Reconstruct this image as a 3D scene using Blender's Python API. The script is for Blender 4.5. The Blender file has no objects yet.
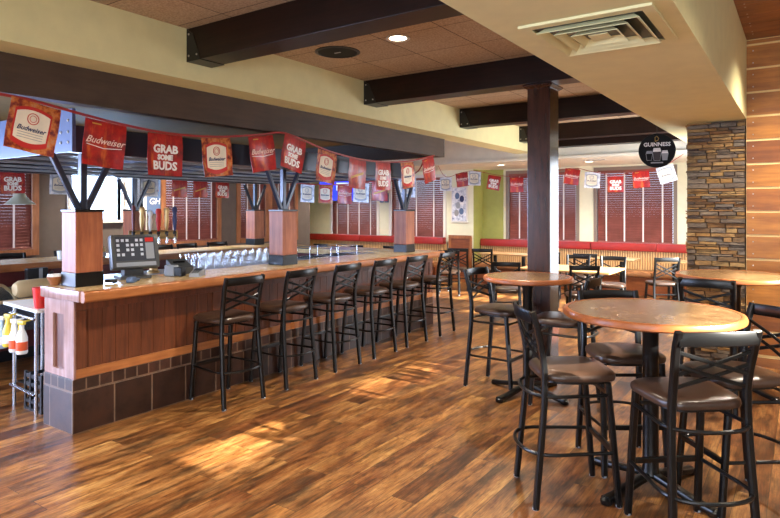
import bpy, bmesh, math, random
from mathutils import Vector, Matrix
random.seed(7)
sc = bpy.context.scene
COL = sc.collection
PI = math.pi

# ------------------------------------------------------------------ camera
cam_d = bpy.data.cameras.new('camera')
cam = bpy.data.objects.new('camera', cam_d)
COL.objects.link(cam)
cam_d.sensor_width = 36.0
cam_d.lens = 600 / 780 * 36.0
cam_d.shift_y = -49 / 780
cam_d.clip_start = 0.05
cam.location = (0, 0, 1.67)
cam.rotation_euler = (PI / 2, 0, math.atan(413 / 600))
sc.camera = cam

# ------------------------------------------------------------------ world, sun, big daylight, exposure
world = bpy.data.worlds.new('world'); sc.world = world; world.use_nodes = True
bg = world.node_tree.nodes['Background']
bg.inputs['Color'].default_value = (0.62, 0.78, 1.0, 1)
bg.inputs['Strength'].default_value = 2.6

def lamp(name, kind, loc, energy, color, rot=(0, 0, 0), **kw):
    d = bpy.data.lights.new(name, kind); d.energy = energy; d.color = color
    for k, v in kw.items(): setattr(d, k, v)
    o = bpy.data.objects.new(name, d); COL.objects.link(o)
    o.location = loc; o.rotation_euler = rot
    return o

def aim(o, d):
    o.rotation_euler = Vector(d).to_track_quat('-Z', 'Y').to_euler()

sun = lamp('sun', 'SUN', (10, 4.4, 6), 33.0, (1.0, 0.92, 0.78), angle=0.012)
aim(sun, (-1, 0.0, -0.364))
# daylight through the front left and side windows; front right lamp is added fill
aim(lamp('daylight_front_left', 'AREA', (-8.1, -2.85, 1.55), 260, (0.55, 0.68, 1.0), shape='RECTANGLE', size=3.6, size_y=1.9), (0.05, 1, 0.02))
aim(lamp('fill_front_right', 'AREA', (0.6, -2.85, 1.6), 105, (0.95, 0.96, 1.0), shape='RECTANGLE', size=4.5, size_y=1.9), (-0.1, 1, 0.05))  # unseen lamp added as fill, no known window there
aim(lamp('daylight_left_side', 'AREA', (-9.93, -0.5, 1.4), 400, (0.52, 0.64, 1.0), shape='RECTANGLE', size=3.2, size_y=1.7), (1, 0.25, 0.0))
aim(lamp('daylight_rear', 'AREA', (-0.78, 9.9, 1.5), 95, (0.88, 0.93, 1.0), shape='RECTANGLE', size=2.2, size_y=1.9), (-1, 0, 0.0))
aim(lamp('daylight_bar_window', 'AREA', (-10.25, 5.7, 1.75), 160, (0.45, 0.65, 1.0), shape='RECTANGLE', size=1.25, size_y=1.4), (1, -0.1, 0.05))

try: sc.cycles.transparent_max_bounces = 32
except Exception: pass
vs = sc.view_settings
sc.display_settings.display_device = 'sRGB'
vs.view_transform = 'Standard'; vs.look = 'None'; vs.gamma = 1.0; vs.use_curve_mapping = False
vs.exposure = 0.76

# ------------------------------------------------------------------ materials
def lin(c):
    return tuple(((v / 255) / 12.92 if v / 255 <= 0.04045 else (((v / 255) + 0.055) / 1.055) ** 2.4) for v in c) + (1,)

class NM:
    def __init__(s, name):
        s.m = bpy.data.materials.new(name); s.m.use_nodes = True
        s.n = s.m.node_tree.nodes; s.l = s.m.node_tree.links
        s.b = s.n['Principled BSDF']
    def node(s, t, **kw):
        n = s.n.new(t)
        for k, v in kw.items():
            if k in n.inputs.keys(): n.inputs[k].default_value = v
            else: setattr(n, k, v)
        return n
    def link(s, a, b): s.l.new(a, b)
    def coords(s, scale=(1, 1, 1), rot=(0, 0, 0), kind='Object'):
        tc = s.node('ShaderNodeTexCoord'); mp = s.node('ShaderNodeMapping')
        mp.inputs['Scale'].default_value = scale; mp.inputs['Rotation'].default_value = rot
        s.link(tc.outputs[kind], mp.inputs['Vector']); return mp.outputs['Vector']
    def noise(s, vec, scale, detail=4, rough=0.55):
        n = s.node('ShaderNodeTexNoise'); n.inputs['Scale'].default_value = scale
        n.inputs['Detail'].default_value = detail; n.inputs['Roughness'].default_value = rough
        s.link(vec, n.inputs['Vector']); return n.outputs['Fac']
    def ramp(s, fac, stops):
        r = s.node('ShaderNodeValToRGB'); e = r.color_ramp.elements
        while len(e) < len(stops): e.new(0.5)
        for i, (p, c) in enumerate(stops): e[i].position = p; e[i].color = c if len(c) == 4 else lin(c)
        s.link(fac, r.inputs['Fac']); return r.outputs['Color']
    def mix(s, a, b, fac, mode='MIX'):
        m = s.node('ShaderNodeMix'); m.data_type = 'RGBA'; m.blend_type = mode
        for v, i in ((fac, 0), (a, 6), (b, 7)):
            if hasattr(v, 'is_output'): s.link(v, m.inputs[i])
            else: m.inputs[i].default_value = v
        return m.outputs[2]
    def bump(s, h, strength=0.3, dist=0.01):
        b = s.node('ShaderNodeBump'); b.inputs['Strength'].default_value = strength; b.inputs['Distance'].default_value = dist
        s.link(h, b.inputs['Height']); s.link(b.outputs['Normal'], s.b.inputs['Normal'])

def flat(name, c, rough=0.5, metal=0.0, var=0.0, spec=0.5, coat=0.0):
    k = NM(name); b = k.b
    b.inputs['Base Color'].default_value = lin(c); b.inputs['Roughness'].default_value = rough
    b.inputs['Metallic'].default_value = metal; b.inputs['Specular IOR Level'].default_value = spec
    b.inputs['Coat Weight'].default_value = coat
    if var:
        v = k.noise(k.coords(), 6, 5)
        lo = tuple(max(0, x * (1 - var)) for x in c); hi = tuple(min(255, x * (1 + var)) for x in c)
        k.link(k.ramp(v, [(0.3, lo), (0.7, hi)]), b.inputs['Base Color'])
    return k.m

def wood(name, dark, light, axis='Z', rough=0.4, scale=1.0, coat=0.0, spec=0.5):
    k = NM(name)
    st = {'X': (1.2, 14, 14), 'Y': (14, 1.2, 14), 'Z': (14, 14, 1.2)}[axis]
    v = k.coords(tuple(x * scale for x in st))
    f = k.noise(v, 2.2, 7, 0.62)
    g = k.noise(k.coords((1.5, 1.5, 1.5)), 2.5, 3)
    c = k.ramp(f, [(0.28, dark), (0.72, light)])
    c = k.mix(c, k.ramp(g, [(0.3, (190, 180, 170)), (0.7, (255, 255, 255))]), 0.6, 'MULTIPLY')
    k.link(c, k.b.inputs['Base Color']); k.b.inputs['Roughness'].default_value = rough
    k.b.inputs['Coat Weight'].default_value = coat; k.b.inputs['Specular IOR Level'].default_value = spec
    return k.m

M = {}
# floor: rustic planks running along Y
k = NM('floor_planks')
vec = k.coords(rot=(0, 0, PI / 2))
def brick(k, vec, w, h, mort, c1=(0, 0, 0, 1), c2=(1, 1, 1, 1), off=0.37):
    b = k.node('ShaderNodeTexBrick'); b.offset = off; b.offset_frequency = 2; b.squash = 1
    b.inputs['Color1'].default_value = c1; b.inputs['Color2'].default_value = c2
    b.inputs['Mortar'].default_value = (0.02, 0.01, 0.006, 1)
    b.inputs['Scale'].default_value = 1; b.inputs['Mortar Size'].default_value = mort
    b.inputs['Mortar Smooth'].default_value = 0.1; b.inputs['Bias'].default_value = 0
    b.inputs['Brick Width'].default_value = w; b.inputs['Row Height'].default_value = h
    k.link(vec, b.inputs['Vector']); return b
bk = brick(k, vec, 1.22, 0.165, 0.0016)
sep = k.node('ShaderNodeSeparateColor'); k.link(bk.outputs['Color'], sep.inputs['Color'])
# each plank shifts the grain lookup so that grain breaks at its edges
tc = k.node('ShaderNodeTexCoord')
addv = k.node('ShaderNodeVectorMath'); addv.operation = 'MULTIPLY_ADD'
comb = k.node('ShaderNodeCombineXYZ')
for i in range(3): k.link(sep.outputs['Red'], comb.inputs[i])
k.link(comb.outputs[0], addv.inputs[0]); addv.inputs[1].default_value = (37, 53, 11); k.link(tc.outputs['Object'], addv.inputs[2])
mp = k.node('ShaderNodeMapping'); mp.inputs['Scale'].default_value = (8, 0.8, 1); k.link(addv.outputs[0], mp.inputs['Vector'])
mp2 = k.node('ShaderNodeMapping'); mp2.inputs['Scale'].default_value = (3.2, 0.9, 1); k.link(addv.outputs[0], mp2.inputs['Vector'])
mp3 = k.node('ShaderNodeMapping'); mp3.inputs['Scale'].default_value = (60, 3, 1); k.link(addv.outputs[0], mp3.inputs['Vector'])
grain = k.noise(mp.outputs['Vector'], 2.0, 8, 0.65)
blot = k.noise(mp2.outputs['Vector'], 1.6, 5, 0.6)
fine = k.noise(mp3.outputs['Vector'], 2.0, 4, 0.6)
base = k.ramp(sep.outputs['Red'], [(0.0, (142, 106, 68)), (0.25, (188, 152, 100)), (0.5, (158, 118, 78)), (0.75, (206, 170, 114)), (1.0, (172, 138, 94))])
c = k.mix(base, k.ramp(grain, [(0.34, (92, 66, 50)), (0.45, (212, 184, 154)), (0.58, (255, 248, 234))]), 0.8, 'MULTIPLY')
c = k.mix(c, k.ramp(blot, [(0.34, (70, 50, 46)), (0.5, (206, 176, 154)), (0.64, (255, 246, 230))]), 0.85, 'MULTIPLY')
c = k.mix(c, k.ramp(fine, [(0.36, (118, 96, 86)), (0.56, (255, 255, 255))]), 0.6, 'MULTIPLY')
mp4 = k.node('ShaderNodeMapping'); mp4.inputs['Scale'].default_value = (16, 4.5, 1); k.link(addv.outputs[0], mp4.inputs['Vector'])
stain = k.noise(mp4.outputs['Vector'], 1.0, 10, 0.72)
c = k.mix(c, k.ramp(stain, [(0.34, (82, 62, 48)), (0.46, (222, 206, 184)), (0.54, (255, 253, 248))]), 0.8, 'MULTIPLY')
c = k.mix(c, (0.025, 0.014, 0.008, 1), bk.outputs['Fac'])
k.link(c, k.b.inputs['Base Color'])
rr = k.node('ShaderNodeMapRange'); rr.inputs['To Min'].default_value = 0.24; rr.inputs['To Max'].default_value = 0.5
k.link(grain, rr.inputs['Value']); k.link(rr.outputs[0], k.b.inputs['Roughness'])
k.bump(fine, 0.12, 0.004)
M['floor'] = k.m

# ceiling tiles
k = NM('ceiling_tiles')
bk = brick(k, k.coords(), 0.61, 0.61, 0.004, lin((178, 156, 130)), lin((192, 170, 142)), 0.0)
n = k.noise(k.coords(), 60, 4)
c = k.mix(bk.outputs['Color'], k.ramp(n, [(0.35, (190, 180, 172)), (0.6, (255, 255, 255))]), 0.7, 'MULTIPLY')
k.link(c, k.b.inputs['Base Color']); k.b.inputs['Roughness'].default_value = 0.85
M['tiles'] = k.m

M['cream'] = flat('cream_paint', (216, 208, 156), 0.6, var=0.02)
M['white'] = flat('white_paint', (226, 222, 208), 0.6, var=0.02)
M['wallcream'] = flat('pale_wall_paint', (226, 224, 198), 0.7, var=0.02)
M['green'] = flat('olive_green_paint', (158, 160, 86), 0.7, var=0.03)
M['taupe'] = flat('taupe_paint', (96, 84, 76), 0.7, var=0.04)
M['fascia'] = wood('brown_fascia', (62, 46, 36), (78, 59, 45), 'Y', 0.55)
M['bartan'] = flat('tan_bar_ceiling', (146, 112, 58), 0.7, var=0.05)
M['beam'] = wood('dark_beam_wood', (20, 11, 8), (44, 24, 17), 'X', 0.36, spec=0.25)
M['column'] = wood('dark_column_wood', (40, 21, 15), (74, 40, 28), 'Z', 0.2, coat=0.0)
M['blackmetal'] = flat('black_painted_steel', (11, 11, 12), 0.3, 0.0, spec=0.4)
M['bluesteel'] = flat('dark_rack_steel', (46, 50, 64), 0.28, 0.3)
M['steel_daywash'] = flat('steel_daylight_blue', (78, 94, 128), 0.3, 0.2)  # blue of the reflected daylight is put into the steel colour
M['bracket'] = flat('black_bracket', (20, 18, 18), 0.4)
M['bolt'] = flat('steel_bolt', (190, 185, 175), 0.3, 0.8)
M['seat'] = flat('brown_vinyl', (60, 42, 32), 0.32, var=0.12)
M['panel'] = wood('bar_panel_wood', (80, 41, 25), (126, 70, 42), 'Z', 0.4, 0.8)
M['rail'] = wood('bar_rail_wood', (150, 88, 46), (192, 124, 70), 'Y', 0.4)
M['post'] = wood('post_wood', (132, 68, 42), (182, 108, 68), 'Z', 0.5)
M['panel_daywash'] = wood('bar_wood_daylight_tint', (150, 112, 102), (184, 148, 140), 'Z', 0.25, 0.8)  # bar panel wood made paler: the daylight wash is put into its colour
M['winwood'] = wood('window_wood', (140, 84, 48), (178, 116, 70), 'Z', 0.45)
M['greyframe'] = flat('grey_window_frame', (128, 112, 100), 0.5)
M['whiteframe'] = flat('white_window_frame', (220, 216, 210), 0.5)
M['blind'] = wood('blind_wood', (120, 60, 52), (152, 86, 74), 'X', 0.4)
M['blindy'] = wood('blind_wood_side', (120, 60, 52), (152, 86, 74), 'Y', 0.4)
M['tape'] = flat('pale_ladder_tape', (215, 205, 205), 0.7)
M['redvinyl'] = flat('red_vinyl', (150, 38, 33), 0.4, var=0.06)
M['benchseat'] = flat('brown_bench_vinyl', (150, 100, 62), 0.45, var=0.1)
M['wainscot'] = wood('wainscot_wood', (120, 64, 36), (156, 88, 50), 'X', 0.4)
M['maroon'] = flat('maroon_panel', (92, 34, 36), 0.5, var=0.1)
M['steel'] = flat('stainless_steel', (200, 204, 210), 0.25, 1.0)
M['brass'] = flat('cream_gold_tap_metal', (190, 160, 110), 0.3, 0.6)
M['gold'] = flat('gold_ink', (205, 160, 70), 0.5)
M['whiteink'] = flat('white_ink', (240, 235, 232), 0.6)
M['scriptink'] = flat('pale_pink_ink', (238, 204, 192), 0.6)
M['blackplastic'] = flat('black_plastic', (28, 28, 30), 0.35)
M['greyplastic'] = flat('dark_grey_plastic', (72, 74, 76), 0.4)
M['silverplastic'] = flat('pale_grey_plastic', (150, 156, 166), 0.4)
M['bluegrey'] = flat('blue_grey_plastic', (90, 112, 150), 0.4)
M['beige'] = flat('beige_rubber', (205, 182, 140), 0.55)
M['redplastic'] = flat('red_plastic', (205, 38, 34), 0.35)
M['whiteplastic'] = flat('white_plastic', (228, 230, 232), 0.4)
M['yellowplastic'] = flat('yellow_plastic', (226, 196, 60), 0.4)
M['blueliquid'] = flat('pale_blue_plastic', (170, 195, 225), 0.3)
M['orangelabel'] = flat('orange_red_label', (216, 86, 40), 0.5)
M['paleblack'] = flat('screen_black', (12, 13, 18), 0.2)
M['icon'] = flat('pale_icon', (205, 212, 225), 0.5)
M['navy'] = flat('navy_ink', (40, 48, 92), 0.6)
M['labelcream'] = flat('label_cream', (226, 214, 192), 0.6, var=0.05)
M['flagred'] = flat('can_red', (190, 34, 30), 0.5)
M['lampmetal'] = flat('silver_green_lamp_metal', (170, 176, 158), 0.3, 0.5)
M['darkcloth'] = flat('dark_floor_mat', (26, 22, 20), 0.8)
M['signblack'] = flat('black_sign_enamel', (10, 9, 10), 0.55, spec=0.15)
M['stoutdark'] = flat('dark_brown_ink', (44, 22, 22), 0.5)
M['greyink'] = flat('grey_ink', (150, 148, 150), 0.5)

def emit(name, c, s):
    k = NM(name); k.b.inputs['Base Color'].default_value = lin(c)
    k.b.inputs['Emission Color'].default_value = lin(c); k.b.inputs['Emission Strength'].default_value = s
    return k.m
M['lens'] = emit('lit_lamp_lens', (255, 240, 205), 9)
M['tvblue'] = emit('blue_tv_picture', (30, 50, 235), 0.9)
M['tvpale'] = emit('pale_tv_picture', (190, 205, 240), 0.7)
M['screenlit'] = emit('pos_screen', (40, 44, 56), 0.25)

# glass: thin pane and barware
def glass(name, tint, gl=0.12):
    k = NM(name); k.n.remove(k.b)
    t = k.node('ShaderNodeBsdfTransparent'); t.inputs[0].default_value = tint
    g = k.node('ShaderNodeBsdfGlossy'); g.inputs['Roughness'].default_value = 0.05
    fr = k.node('ShaderNodeLayerWeight'); fr.inputs['Blend'].default_value = 0.35
    ad = k.node('ShaderNodeMath'); ad.operation = 'MULTIPLY_ADD'; ad.inputs[1].default_value = 0.5; ad.inputs[2].default_value = gl
    k.link(fr.outputs['Facing'], ad.inputs[0])
    mx = k.node('ShaderNodeMixShader'); k.link(ad.outputs[0], mx.inputs[0]); k.link(t.outputs[0], mx.inputs[1]); k.link(g.outputs[0], mx.inputs[2])
    k.link(mx.outputs[0], k.n['Material Output'].inputs[0]); return k.m
M['pane'] = glass('window_glass', (0.96, 0.98, 1, 1), 0.03)
M['barglass'] = glass('bar_glass', (0.975, 0.985, 0.99, 1), 0.035)

# bar top / table laminate
def laminate(name, a, b, c3, rough=0.25):
    k = NM(name)
    n1 = k.noise(k.coords(), 9, 6, 0.7); n2 = k.noise(k.coords(), 40, 3, 0.6)
    c = k.ramp(n1, [(0.3, a), (0.5, b), (0.7, c3)])
    c = k.mix(c, k.ramp(n2, [(0.35, (165, 150, 140)), (0.62, (255, 255, 255))]), 0.55, 'MULTIPLY')
    k.link(c, k.b.inputs['Base Color']); k.b.inputs['Roughness'].default_value = rough; return k.m
M['bartop'] = laminate('bar_top_laminate', (206, 170, 116), (228, 196, 142), (240, 214, 168))
M['tabletop'] = laminate('table_top_laminate', (108, 80, 54), (140, 107, 72), (162, 128, 90), 0.24)
M['tableedge'] = wood('table_edge_wood', (150, 82, 42), (188, 112, 60), 'X', 0.35)
M['dinetop'] = wood('dining_table_wood', (178, 136, 88), (212, 172, 120), 'X', 0.35)

# tiles of the bar base
def tilemat(name, w, h):
    k = NM(name)
    bk = brick(k, k.coords(rot=(0, 0, 0), kind='UV'), w, h, 0.006, lin((52, 36, 32)), lin((80, 54, 46)), 0.0)
    bk.inputs['Mortar'].default_value = lin((128, 110, 96))
    n = k.noise(k.coords(), 7, 6, 0.65)
    c = k.mix(bk.outputs['Color'], k.ramp(n, [(0.3, (110, 100, 100)), (0.5, (220, 205, 195)), (0.72, (255, 225, 200))]), 0.8, 'MULTIPLY')
    k.link(c, k.b.inputs['Base Color']); k.b.inputs['Roughness'].default_value = 0.3
    return k.m
M['bigtile'] = tilemat('large_base_tile', 0.33, 0.31)
M['smalltile'] = tilemat('small_border_tile', 0.105, 0.105)

# ribbed bench back
k = NM('ribbed_bench_back')
w = k.node('ShaderNodeTexWave'); w.wave_type = 'BANDS'; w.bands_direction = 'X'; w.inputs['Scale'].default_value = 6.5; w.inputs['Distortion'].default_value = 0.0
k.link(k.coords(), w.inputs['Vector'])
k.link(k.ramp(w.outputs['Fac'], [(0.1, (150, 108, 66)), (0.5, (206, 164, 112)), (1, (214, 178, 128))]), k.b.inputs['Base Color'])
k.bump(w.outputs['Fac'], 0.6, 0.02); k.b.inputs['Roughness'].default_value = 0.5
M['ribbed'] = k.m

# stone with per-stone colour attribute
k = NM('ledger_stone')
at = k.node('ShaderNodeAttribute'); at.attribute_name = 'stone'
n = k.noise(k.coords((1, 1, 2.5)), 16, 7, 0.7)
c = k.mix(at.outputs['Color'], k.ramp(n, [(0.28, (90, 80, 78)), (0.5, (220, 205, 185)), (0.72, (255, 240, 210))]), 0.85, 'MULTIPLY')
k.link(c, k.b.inputs['Base Color']); k.b.inputs['Roughness'].default_value = 0.85
k.bump(n, 0.7, 0.02)
M['stone'] = k.m

# board wall and board ceiling
M['board'] = wood('board_wall_wood', (142, 84, 26), (198, 130, 50), 'X', 0.42, 0.7)
M['boarddark'] = wood('board_ceiling_wood', (118, 72, 36), (166, 106, 56), 'X', 0.45, 0.7)
_b = M['board'].node_tree; _a = _b.nodes.new('ShaderNodeAttribute'); _a.attribute_name = 'tone'
_m = _b.nodes.new('ShaderNodeMix'); _m.data_type = 'RGBA'; _m.blend_type = 'MULTIPLY'; _m.inputs[0].default_value = 1
_p = _b.nodes['Principled BSDF'].inputs['Base Color']; _b.links.new(_p.links[0].from_socket, _m.inputs[6]); _b.links.new(_a.outputs['Color'], _m.inputs[7]); _b.links.new(_m.outputs[2], _p)
M['reveal'] = flat('pale_reveal', (236, 206, 140), 0.6)

# pennant cloth
k = NM('red_pennant')
n1 = k.noise(k.coords((5, 5, 5)), 1.6, 5, 0.6); n2 = k.noise(k.coords((14, 14, 3), (0, 0.6, 0)), 1.5, 4, 0.6)
c = k.ramp(n1, [(0.3, (84, 10, 14)), (0.5, (156, 22, 22)), (0.68, (190, 40, 26))])
c = k.mix(c, lin((236, 130, 44)), k.ramp(n2, [(0.56, (0, 0, 0)), (0.76, (200, 200, 200))]))
k.link(c, k.b.inputs['Base Color']); k.b.inputs['Roughness'].default_value = 0.32
M['pennant'] = k.m
k = NM('photo_pennant')
n1 = k.noise(k.coords((8, 8, 8)), 1.8, 6, 0.65)
c = k.ramp(n1, [(0.28, (50, 18, 14)), (0.42, (126, 34, 22)), (0.54, (196, 108, 44)), (0.7, (176, 140, 108))])
k.link(c, k.b.inputs['Base Color']); k.b.inputs['Roughness'].default_value = 0.35
M['photopennant'] = k.m
k = NM('pale_pennant')
n1 = k.noise(k.coords((7, 7, 7)), 2.0, 5, 0.6)
c = k.ramp(n1, [(0.3, (120, 128, 160)), (0.48, (205, 210, 225)), (0.65, (240, 240, 242))])
k.link(c, k.b.inputs['Base Color']); k.b.inputs['Roughness'].default_value = 0.4
M['palepennant'] = k.m

# ------------------------------------------------------------------ mesh helpers
def rrect(w, h, r, n=3):
    pts = []
    for cx, cy, a in ((w / 2 - r, h / 2 - r, 0), (-w / 2 + r, h / 2 - r, 90), (-w / 2 + r, -h / 2 + r, 180), (w / 2 - r, -h / 2 + r, 270)):
        for i in range(n + 1):
            t = math.radians(a + 90 * i / n); pts.append((cx + r * math.cos(t), cy + r * math.sin(t)))
    return pts

def circ(r, n=10):
    return [(r * math.cos(2 * PI * i / n), r * math.sin(2 * PI * i / n)) for i in range(n)]

def smooth_path(pts, sub=4):
    P = [Vector(p) for p in pts]; out = []
    for i in range(len(P) - 1):
        p0 = P[max(i - 1, 0)]; p1 = P[i]; p2 = P[i + 1]; p3 = P[min(i + 2, len(P) - 1)]
        for j in range(sub):
            t = j / sub
            out.append(0.5 * ((2 * p1) + (-p0 + p2) * t + (2 * p0 - 5 * p1 + 4 * p2 - p3) * t * t + (-p0 + 3 * p1 - 3 * p2 + p3) * t ** 3))
    out.append(P[-1]); return out

class MB:
    def __init__(s): s.bm = bmesh.new()
    def box(s, a, b, bev=0.0):
        x0, y0, z0 = [min(p, q) for p, q in zip(a, b)]; x1, y1, z1 = [max(p, q) for p, q in zip(a, b)]
        if bev > 0:
            e = min(bev, (x1 - x0) / 2.2, (y1 - y0) / 2.2, (z1 - z0) / 2.2)
            t = bmesh.new(); bmesh.ops.create_cube(t, size=1)
            for v in t.verts: v.co = Vector(((x0 + x1) / 2 + v.co.x * (x1 - x0), (y0 + y1) / 2 + v.co.y * (y1 - y0), (z0 + z1) / 2 + v.co.z * (z1 - z0)))
            bmesh.ops.bevel(t, geom=list(t.edges), offset=e, segments=2, affect='EDGES', profile=0.6)
            s._join(t)
        else:
            v = [s.bm.verts.new((x, y, z)) for x in (x0, x1) for y in (y0, y1) for z in (z0, z1)]
            for f in ((0, 1, 3, 2), (4, 6, 7, 5), (0, 4, 5, 1), (2, 3, 7, 6), (0, 2, 6, 4), (1, 5, 7, 3)): s.bm.faces.new([v[i] for i in f])
        return s
    def _join(s, t):
        me = bpy.data.meshes.new('tmp'); t.to_mesh(me); t.free(); s.bm.from_mesh(me); bpy.data.meshes.remove(me)
    def obox(s, c, size, rot, bev=0.0):
        m = MB().box([-v / 2 for v in size], [v / 2 for v in size], bev)
        m.bm.transform(Matrix.Translation(c) @ rot.to_4x4()); s._join(m.bm); return s
    def sweep(s, pts, prof, up=(0, 0, 1), cap=True):
        P = [Vector(p) for p in pts]; rings = []; n = len(P)
        for i, p in enumerate(P):
            t = (P[min(i + 1, n - 1)] - P[max(i - 1, 0)]).normalized()
            u = Vector(up)
            if abs(t.dot(u)) > 0.97: u = Vector((0, 1, 0)) if abs(t.y) < 0.9 else Vector((1, 0, 0))
            sd = t.cross(u).normalized(); u2 = sd.cross(t).normalized()
            rings.append([s.bm.verts.new(p + sd * a + u2 * b) for a, b in prof])
        s._rings(rings, cap); return s
    def _rings(s, rings, cap=True, close=False):
        m = len(rings[0])
        for i in range(len(rings) - 1):
            for j in range(m):
                s.bm.faces.new((rings[i][j], rings[i][(j + 1) % m], rings[i + 1][(j + 1) % m], rings[i + 1][j]))
        if cap:
            s.bm.faces.new(rings[0][::-1]); s.bm.faces.new(rings[-1])
    def tube(s, pts, r, n=10): return s.sweep(pts, circ(r, n))
    def lathe(s, prof, c=(0, 0, 0), n=32, cap=True):
        rings = []
        for r, z in prof:
            rings.append([s.bm.verts.new((c[0] + max(r, 1e-4) * math.cos(2 * PI * i / n), c[1] + max(r, 1e-4) * math.sin(2 * PI * i / n), c[2] + z)) for i in range(n)])
        s._rings(rings, cap); return s
    def loft(s, outlines, cap=True):
        s._rings([[s.bm.verts.new(p) for p in o] for o in outlines], cap); return s
    def prism(s, pts, d):
        """outline pts (3-D, planar) pushed along d"""
        s.loft([[Vector(p) for p in pts], [Vector(p) + Vector(d) for p in pts]]); return s
    def grid(s, xs, zlo, zhi, yf, th=0.0015, nz=6):
        """thin cloth-like patch between zlo(x) and zhi(x), wavy through yf, with thickness"""
        for side in (0, 1):
            g = [[s.bm.verts.new((x, yf(x, zlo(x) + (zhi(x) - zlo(x)) * j / nz) + (th if side else -th) / 2, zlo(x) + (zhi(x) - zlo(x)) * j / nz)) for j in range(nz + 1)] for x in xs]
            for i in range(len(xs) - 1):
                for j in range(nz):
                    q = (g[i][j], g[i + 1][j], g[i + 1][j + 1], g[i][j + 1]); s.bm.faces.new(q if not side else q[::-1])
            if side == 0: g0 = g
        b = [(i, 0) for i in range(len(xs))] + [(len(xs) - 1, j) for j in range(1, nz + 1)] + [(i, nz) for i in range(len(xs) - 2, -1, -1)] + [(0, j) for j in range(nz - 1, 0, -1)]
        for a in range(len(b)):
            i, j = b[a]; i2, j2 = b[(a + 1) % len(b)]
            s.bm.faces.new((g0[i][j], g[i][j], g[i2][j2], g0[i2][j2]))
        return s
    def xf(s, mtx): s.bm.transform(mtx); return s
    def mesh(s, name, mat, smooth=False, uv=False, fix=True):
        if fix: bmesh.ops.recalc_face_normals(s.bm, faces=s.bm.faces)
        if uv:
            L = s.bm.loops.layers.uv.new('UVMap')
            for f in s.bm.faces:
                nx = abs(f.normal.x) > 0.5
                for lp in f.loops: lp[L].uv = (lp.vert.co.y if nx else lp.vert.co.x, lp.vert.co.z)
        me = bpy.data.meshes.new(name); s.bm.to_mesh(me); s.bm.free()
        me.materials.append(M[mat] if isinstance(mat, str) else mat)
        if smooth:
            for p in me.polygons: p.use_smooth = True
            try: me.set_sharp_from_angle(angle=math.radians(40))
            except Exception: pass
        return me

def obj(name, mb, mat, parent=None, smooth=False, loc=None, label=None, uv=False):
    o = bpy.data.objects.new(name, mb.mesh(name, mat, smooth, uv)); COL.objects.link(o)
    if parent: o.parent = parent
    if loc: o.location = loc
    if label: o['label'] = label
    return o

def tag(o, label, cat, group=None):
    o['label'] = label; o['category'] = cat
    if group: o['group'] = group
    return o

def thing(name, label, cat, loc=(0, 0, 0), rz=0, group=None):
    o = bpy.data.objects.new(name, None); COL.objects.link(o); o.empty_display_size = 0.1
    o.location = loc; o.rotation_euler = (0, 0, rz)
    return tag(o, label, cat, group)

def struct(name, mb, mat, parent=None, **kw):
    o = obj(name, mb, mat, parent, **kw)
    if not parent: o['kind'] = 'structure'
    return o

def dup(root, loc, rz, label, group=None):
    r = root.copy(); COL.objects.link(r); r.location = loc; r.rotation_euler = (0, 0, rz); r['label'] = label
    if group: r['group'] = group
    for ch in list(root.children):
        c = ch.copy(); COL.objects.link(c); c.parent = r
        for g in list(ch.children):
            d = g.copy(); COL.objects.link(d); d.parent = c
    return r

class Place:
    """first use moves the thing itself, later uses copy it"""
    def __init__(s, root): s.root = root; s.used = False
    def __call__(s, loc, rz, label, group=None):
        if s.used: return dup(s.root, loc, rz, label, group)
        s.used = True; r = s.root; r.location = loc; r.rotation_euler = (0, 0, rz); r['label'] = label
        if group: r['group'] = group
        return r

def face(dx, dy): return math.atan2(-dx, dy)      # heading so that local +Y points to (dx, dy)

def text(name, body, size, mat, parent, loc, shear=0.0, bold=0.0, extr=0.0012, yf=None, sx=1.0):
    cu = bpy.data.curves.new('lettering', 'FONT'); cu.body = body; cu.size = size; cu.align_x = 'CENTER'; cu.align_y = 'CENTER'
    cu.shear = shear; cu.offset = bold; cu.extrude = extr; cu.resolution_u = 2
    t = bpy.data.objects.new('tmp', cu)
    me = bpy.data.meshes.new_from_object(t); bpy.data.objects.remove(t); bpy.data.curves.remove(cu)
    for v in me.vertices:
        x, y, z = v.co
        X = x * sx + loc[0]; Z = y + loc[2]
        v.co = (X, loc[1] - z + (yf(X, Z) if yf else 0), Z)
    me.materials.clear(); me.materials.append(M[mat]); me.name = name
    for p in me.polygons: p.material_index = 0
    o = bpy.data.objects.new(name, me); COL.objects.link(o); o.parent = parent
    return o

# ------------------------------------------------------------------ room shell
struct('floor', MB().box((-12.3, -3.2, -0.1), (4.2, 13.5, 0)), 'floor')
struct('ceiling', MB().box((-12.3, -3.2, 3.17), (-1.0, 13.5, 3.27)), 'tiles')

def wall_mb(axis, c0, c1, a0, a1, z0, z1, holes):
    """wall slab with rectangular holes (h0,h1,zlo,zhi) along its run a"""
    m = MB()
    def bx(p, q, zl, zh):
        if q - p < 1e-4 or zh - zl < 1e-4: return
        if axis == 'X': m.box((p, c0, zl), (q, c1, zh))
        else: m.box((c0, p, zl), (c1, q, zh))
    cur = a0
    for h0, h1, zl, zh in sorted(holes):
        bx(cur, h0, z0, z1); bx(h0, h1, z0, zl); bx(h0, h1, zh, z1); cur = h1
    bx(cur, a1, z0, z1); return m

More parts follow.
